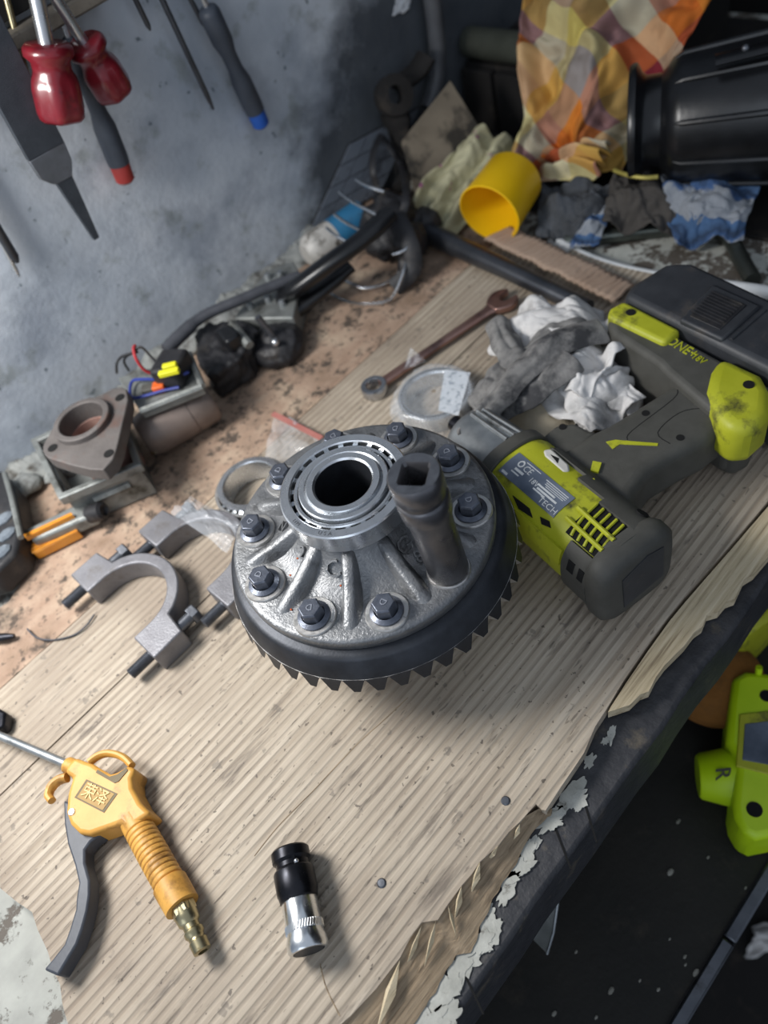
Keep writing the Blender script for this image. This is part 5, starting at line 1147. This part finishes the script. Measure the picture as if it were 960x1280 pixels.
# small tiled panel leaning on the wall
TP = thing('tiled_panel', 'grey tiled panel fragment leaning on the wall behind the spray can', 'panel', Yp(440, 250, .44))
P0, P1 = Yp(386, 290, .452), Yp(436, 180, .4535); ux = (P1 - P0); P3 = Yp(470, 300, .440); vx = (P3 - P0)
vx = Vector((0.115, -0.010, -0.012)); ux = P1 - P0
nn = ux.cross(vx).normalized()
if nn.y > 0: nn = -nn
MB().add([P0, P0 + ux, P0 + ux + vx, P0 + vx] + [p_ - nn * 0.002 for p_ in (P0, P0 + ux, P0 + ux + vx, P0 + vx)], [(0, 1, 2, 3), (7, 6, 5, 4), (0, 4, 5, 1), (1, 5, 6, 2), (2, 6, 7, 3), (3, 7, 4, 0)]).build('backing', m_dark, TP)
for i in range(4):
    for j in range(4):
        a = P0 + ux * ((i + 0.04) / 4) + vx * ((j + 0.04) / 4); e1 = ux * 0.23; e2 = vx * 0.23; k = nn * 0.0025
        MB().add([a, a + e1, a + e1 + e2, a + e2, a + k, a + e1 + k, a + e1 + e2 + k, a + e2 + k], [(3, 2, 1, 0), (4, 5, 6, 7), (0, 1, 5, 4), (1, 2, 6, 5), (2, 3, 7, 6), (3, 0, 4, 7)]).build('tile', m_tile, TP, smooth=0)

# small strays on the boards
o = MB().tube(spline([Z(34, 786, .001), Z(46, 797, .001), Z(66, 800, .001), Z(92, 794, .001), Z(108, 782, .0015), Z(118, 768, .002)], 5), 0.0008, 6).build('thin_wire', m_hose); tag(o, 'thin curved wire lying on the boards beside the bearing cap', 'wire')
o = MB().tube([Z(-40, 800, .004), Z(5, 797, .004), Z(18, 795, .003)], [0.004, 0.004, 0.002], 10).build('punch', m_black_ox); tag(o, 'dark tapered punch poking in at the board edge', 'punch')
o = MB().prism(TR([(-60, 890), (-10, 880), (7, 890), (4, 908), (-40, 930)], 0.012), 0.0, 0.012).build('metal_block', m_black_ox, bevel=0.002); tag(o, 'dark metal block beside the blow gun nozzle', 'block')

# ------------------------------------------------------------------ below the bench: shelf, torch, bundle
LS = thing('lower_shelf', 'oily black lower shelf with a grey steel front rail', 'shelf', (0.2, 0.0, -0.262))
MB().box((0.2, 0.05, -0.256), (1.36, 0.66, 0.012)).build('shelf_plate', m_shelf, LS)
for (x0, x1) in [(-0.48, 0.0035), (0.0045, 0.88)]: MB().box(((x0 + x1) / 2, -0.287, -0.2535), (x1 - x0, 0.011, 0.017)).build('shelf_rail', m_bar, LS, bevel=0.002)
TO = thing('lime_torch', 'lime plastic cordless torch lying on the dark lower shelf', 'torch', Z(930, 960, -.25))
bodyp = [(916, 846), (932, 838), (975, 842), (1000, 900), (990, 1040), (946, 1049), (930, 1042), (919, 1022), (916, 1006), (922, 950), (908, 928), (912, 880)]
MB().prism(TR(bodyp, -0.190), -0.249, -0.190).build('body', m_limeclean, TO, bevel=0.006, seg=3)
c0, c1 = Z(928, 972, -0.220), Z(872, 970, -0.220)
d = (c1 - c0); L_ = d.length
MB().lathe([(0, -0.012), (0.029, -0.012), (0.0275, 0.0), (0.0195, L_ - 0.002), (0.0175, L_), (0, L_)], c0, d, n=36).build('nose', m_limeclean, TO, smooth=40)
MB().prism(TR([(924, 893), (975, 887), (972, 975), (958, 968), (920, 958)], -0.1895), -0.192, -0.1885).build('panel', m_lime, TO, bevel=0.001)
MB().prism(TR([(931, 905), (975, 900), (972, 958), (928, 950)], -0.1885), -0.189, -0.1878).build('display', m_lab, TO, bevel=0.0005)
for (px, py, r) in [(943, 1012, .0062), (958, 870, .0055)]:
    p = Z(px, py, -0.190); MB().tube([p - UPZ * 0.003, p + UPZ * 0.0006], r, 16).build('screw_hole', m_hole, TO)
p = Z(948, 838, -.195); MB().tube([Z(947, 850, -.200), Z(949, 834, -.185)], 0.003, 8).build('hook', m_limeclean, TO)
vs, fs = text('R', 0.018, 0.0008)
pc = Z(903, 967, -0.1955)
e1 = (Z(903, 977, -.187) - Z(903, 957, -.187)).normalized(); e2 = (Z(912, 966, -.187) - Z(894, 968, -.187)).normalized()
MB().add([pc + e1 * v.x + e2 * v.y + UPZ * v.z for v in vs], fs).build('letter_mark', m_grey, TO, smooth=0)
KB = thing('knit_bundle', 'orange-brown ribbed knit bundle under the bench', 'bundle', Z(895, 860, -.25))
kc = Z(893, 852, -0.223)
prf = []
for i in range(41):
    t = PI * i / 40; prf.append((0.044 * math.sin(t) ** 0.8 + 0.0009 * math.sin(i * 2.4), -0.026 * math.cos(t)))
prf[0] = (0.0, -0.026); prf[-1] = (0.0, 0.026)
MB().lathe(prf, kc, (-0.02, 0.02, 1), n=56).build('knit', m_knit, KB, smooth=60)
LT = thing('lime_tool', 'lime and grey tool half hidden beyond the ragged bench edge', 'tool', Z(945, 755, -.2))
MB().prism(TR([(918, 786), (955, 742), (985, 700), (1010, 720), (960, 775), (930, 796)], -0.17), -0.249, -0.17).build('body', m_lime, LT, bevel=0.006)
MB().prism(TR([(888, 800), (918, 784), (930, 796), (905, 815)], -0.18), -0.249, -0.18).build('nose', m_canw, LT, bevel=0.004)
SH = thing('metal_shard', 'thin curved metal shard leaning under the bench edge', 'scrap', Z(675, 1160, -.2))
sp4 = [Z(696, 1106, -.14), Z(697, 1130, -.15), Z(692, 1165, -.17), Z(684, 1192, -.19), Z(652, 1160, -.19), Z(640, 1140, -.18)]
MB().add(sp4 + [p_ - UPZ * 0.0015 for p_ in sp4], [tuple(range(6)), tuple(range(11, 5, -1))] + [(i, (i + 1) % 6, 6 + (i + 1) % 6, 6 + i) for i in range(6)]).build('plate', m_alu, SH)
MB().tube(sp4[:4], 0.0012, 6).build('bright_edge', m_sat, SH)
o = MB().tube([Vector((sp4[4].x, sp4[4].y, -0.25)), sp4[4], sp4[5]], 0.003, 8).build('prop', m_bar, SH)
for i, (px, py, r) in enumerate([(838, 1090, .0045), (848, 1027, .003), (788, 978, .004), (856, 1196, .0022), (837, 1174, .0016), (857, 1206, .002), (800, 1226, .0018), (693, 1267, .003), (764, 1238, .004), (745, 1272, .002), (885, 1072, .002), (870, 1216, .004), (720, 1190, .002), (823, 1237, .0022), (932, 1110, .002)]):
    p = Z(px, py, -0.25); mb = MB(); r *= 0.62; mb.ball((p.x, p.y, -0.25 + r * 0.35), (r * 1.4, r * 0.8, r * 0.35), 9, 6)
    mb.v = [v + (v - p) * (0.3 * nz(v * 300)) for v in mb.v]
    o = mb.build('paint_chip', m_debris, smooth=30); tag(o, 'tiny pale paint chip on the dark lower shelf', 'chip', 'paint chips on the lower shelf')
FC = thing('floor_rag', 'pale rag on the floor beyond the shelf rail', 'rag', Z(955, 1172, -.9))
cloth('rag_cloth', patch(Z(930, 1192, -.895), Z(990, 1190, -.895), Z(1000, 1150, -.88), Z(942, 1156, -.88), amp=0.03, seed=2.7, bulge=0.02, edge=0.1), 20, 20, m_glovew, FC, solid=0.002)
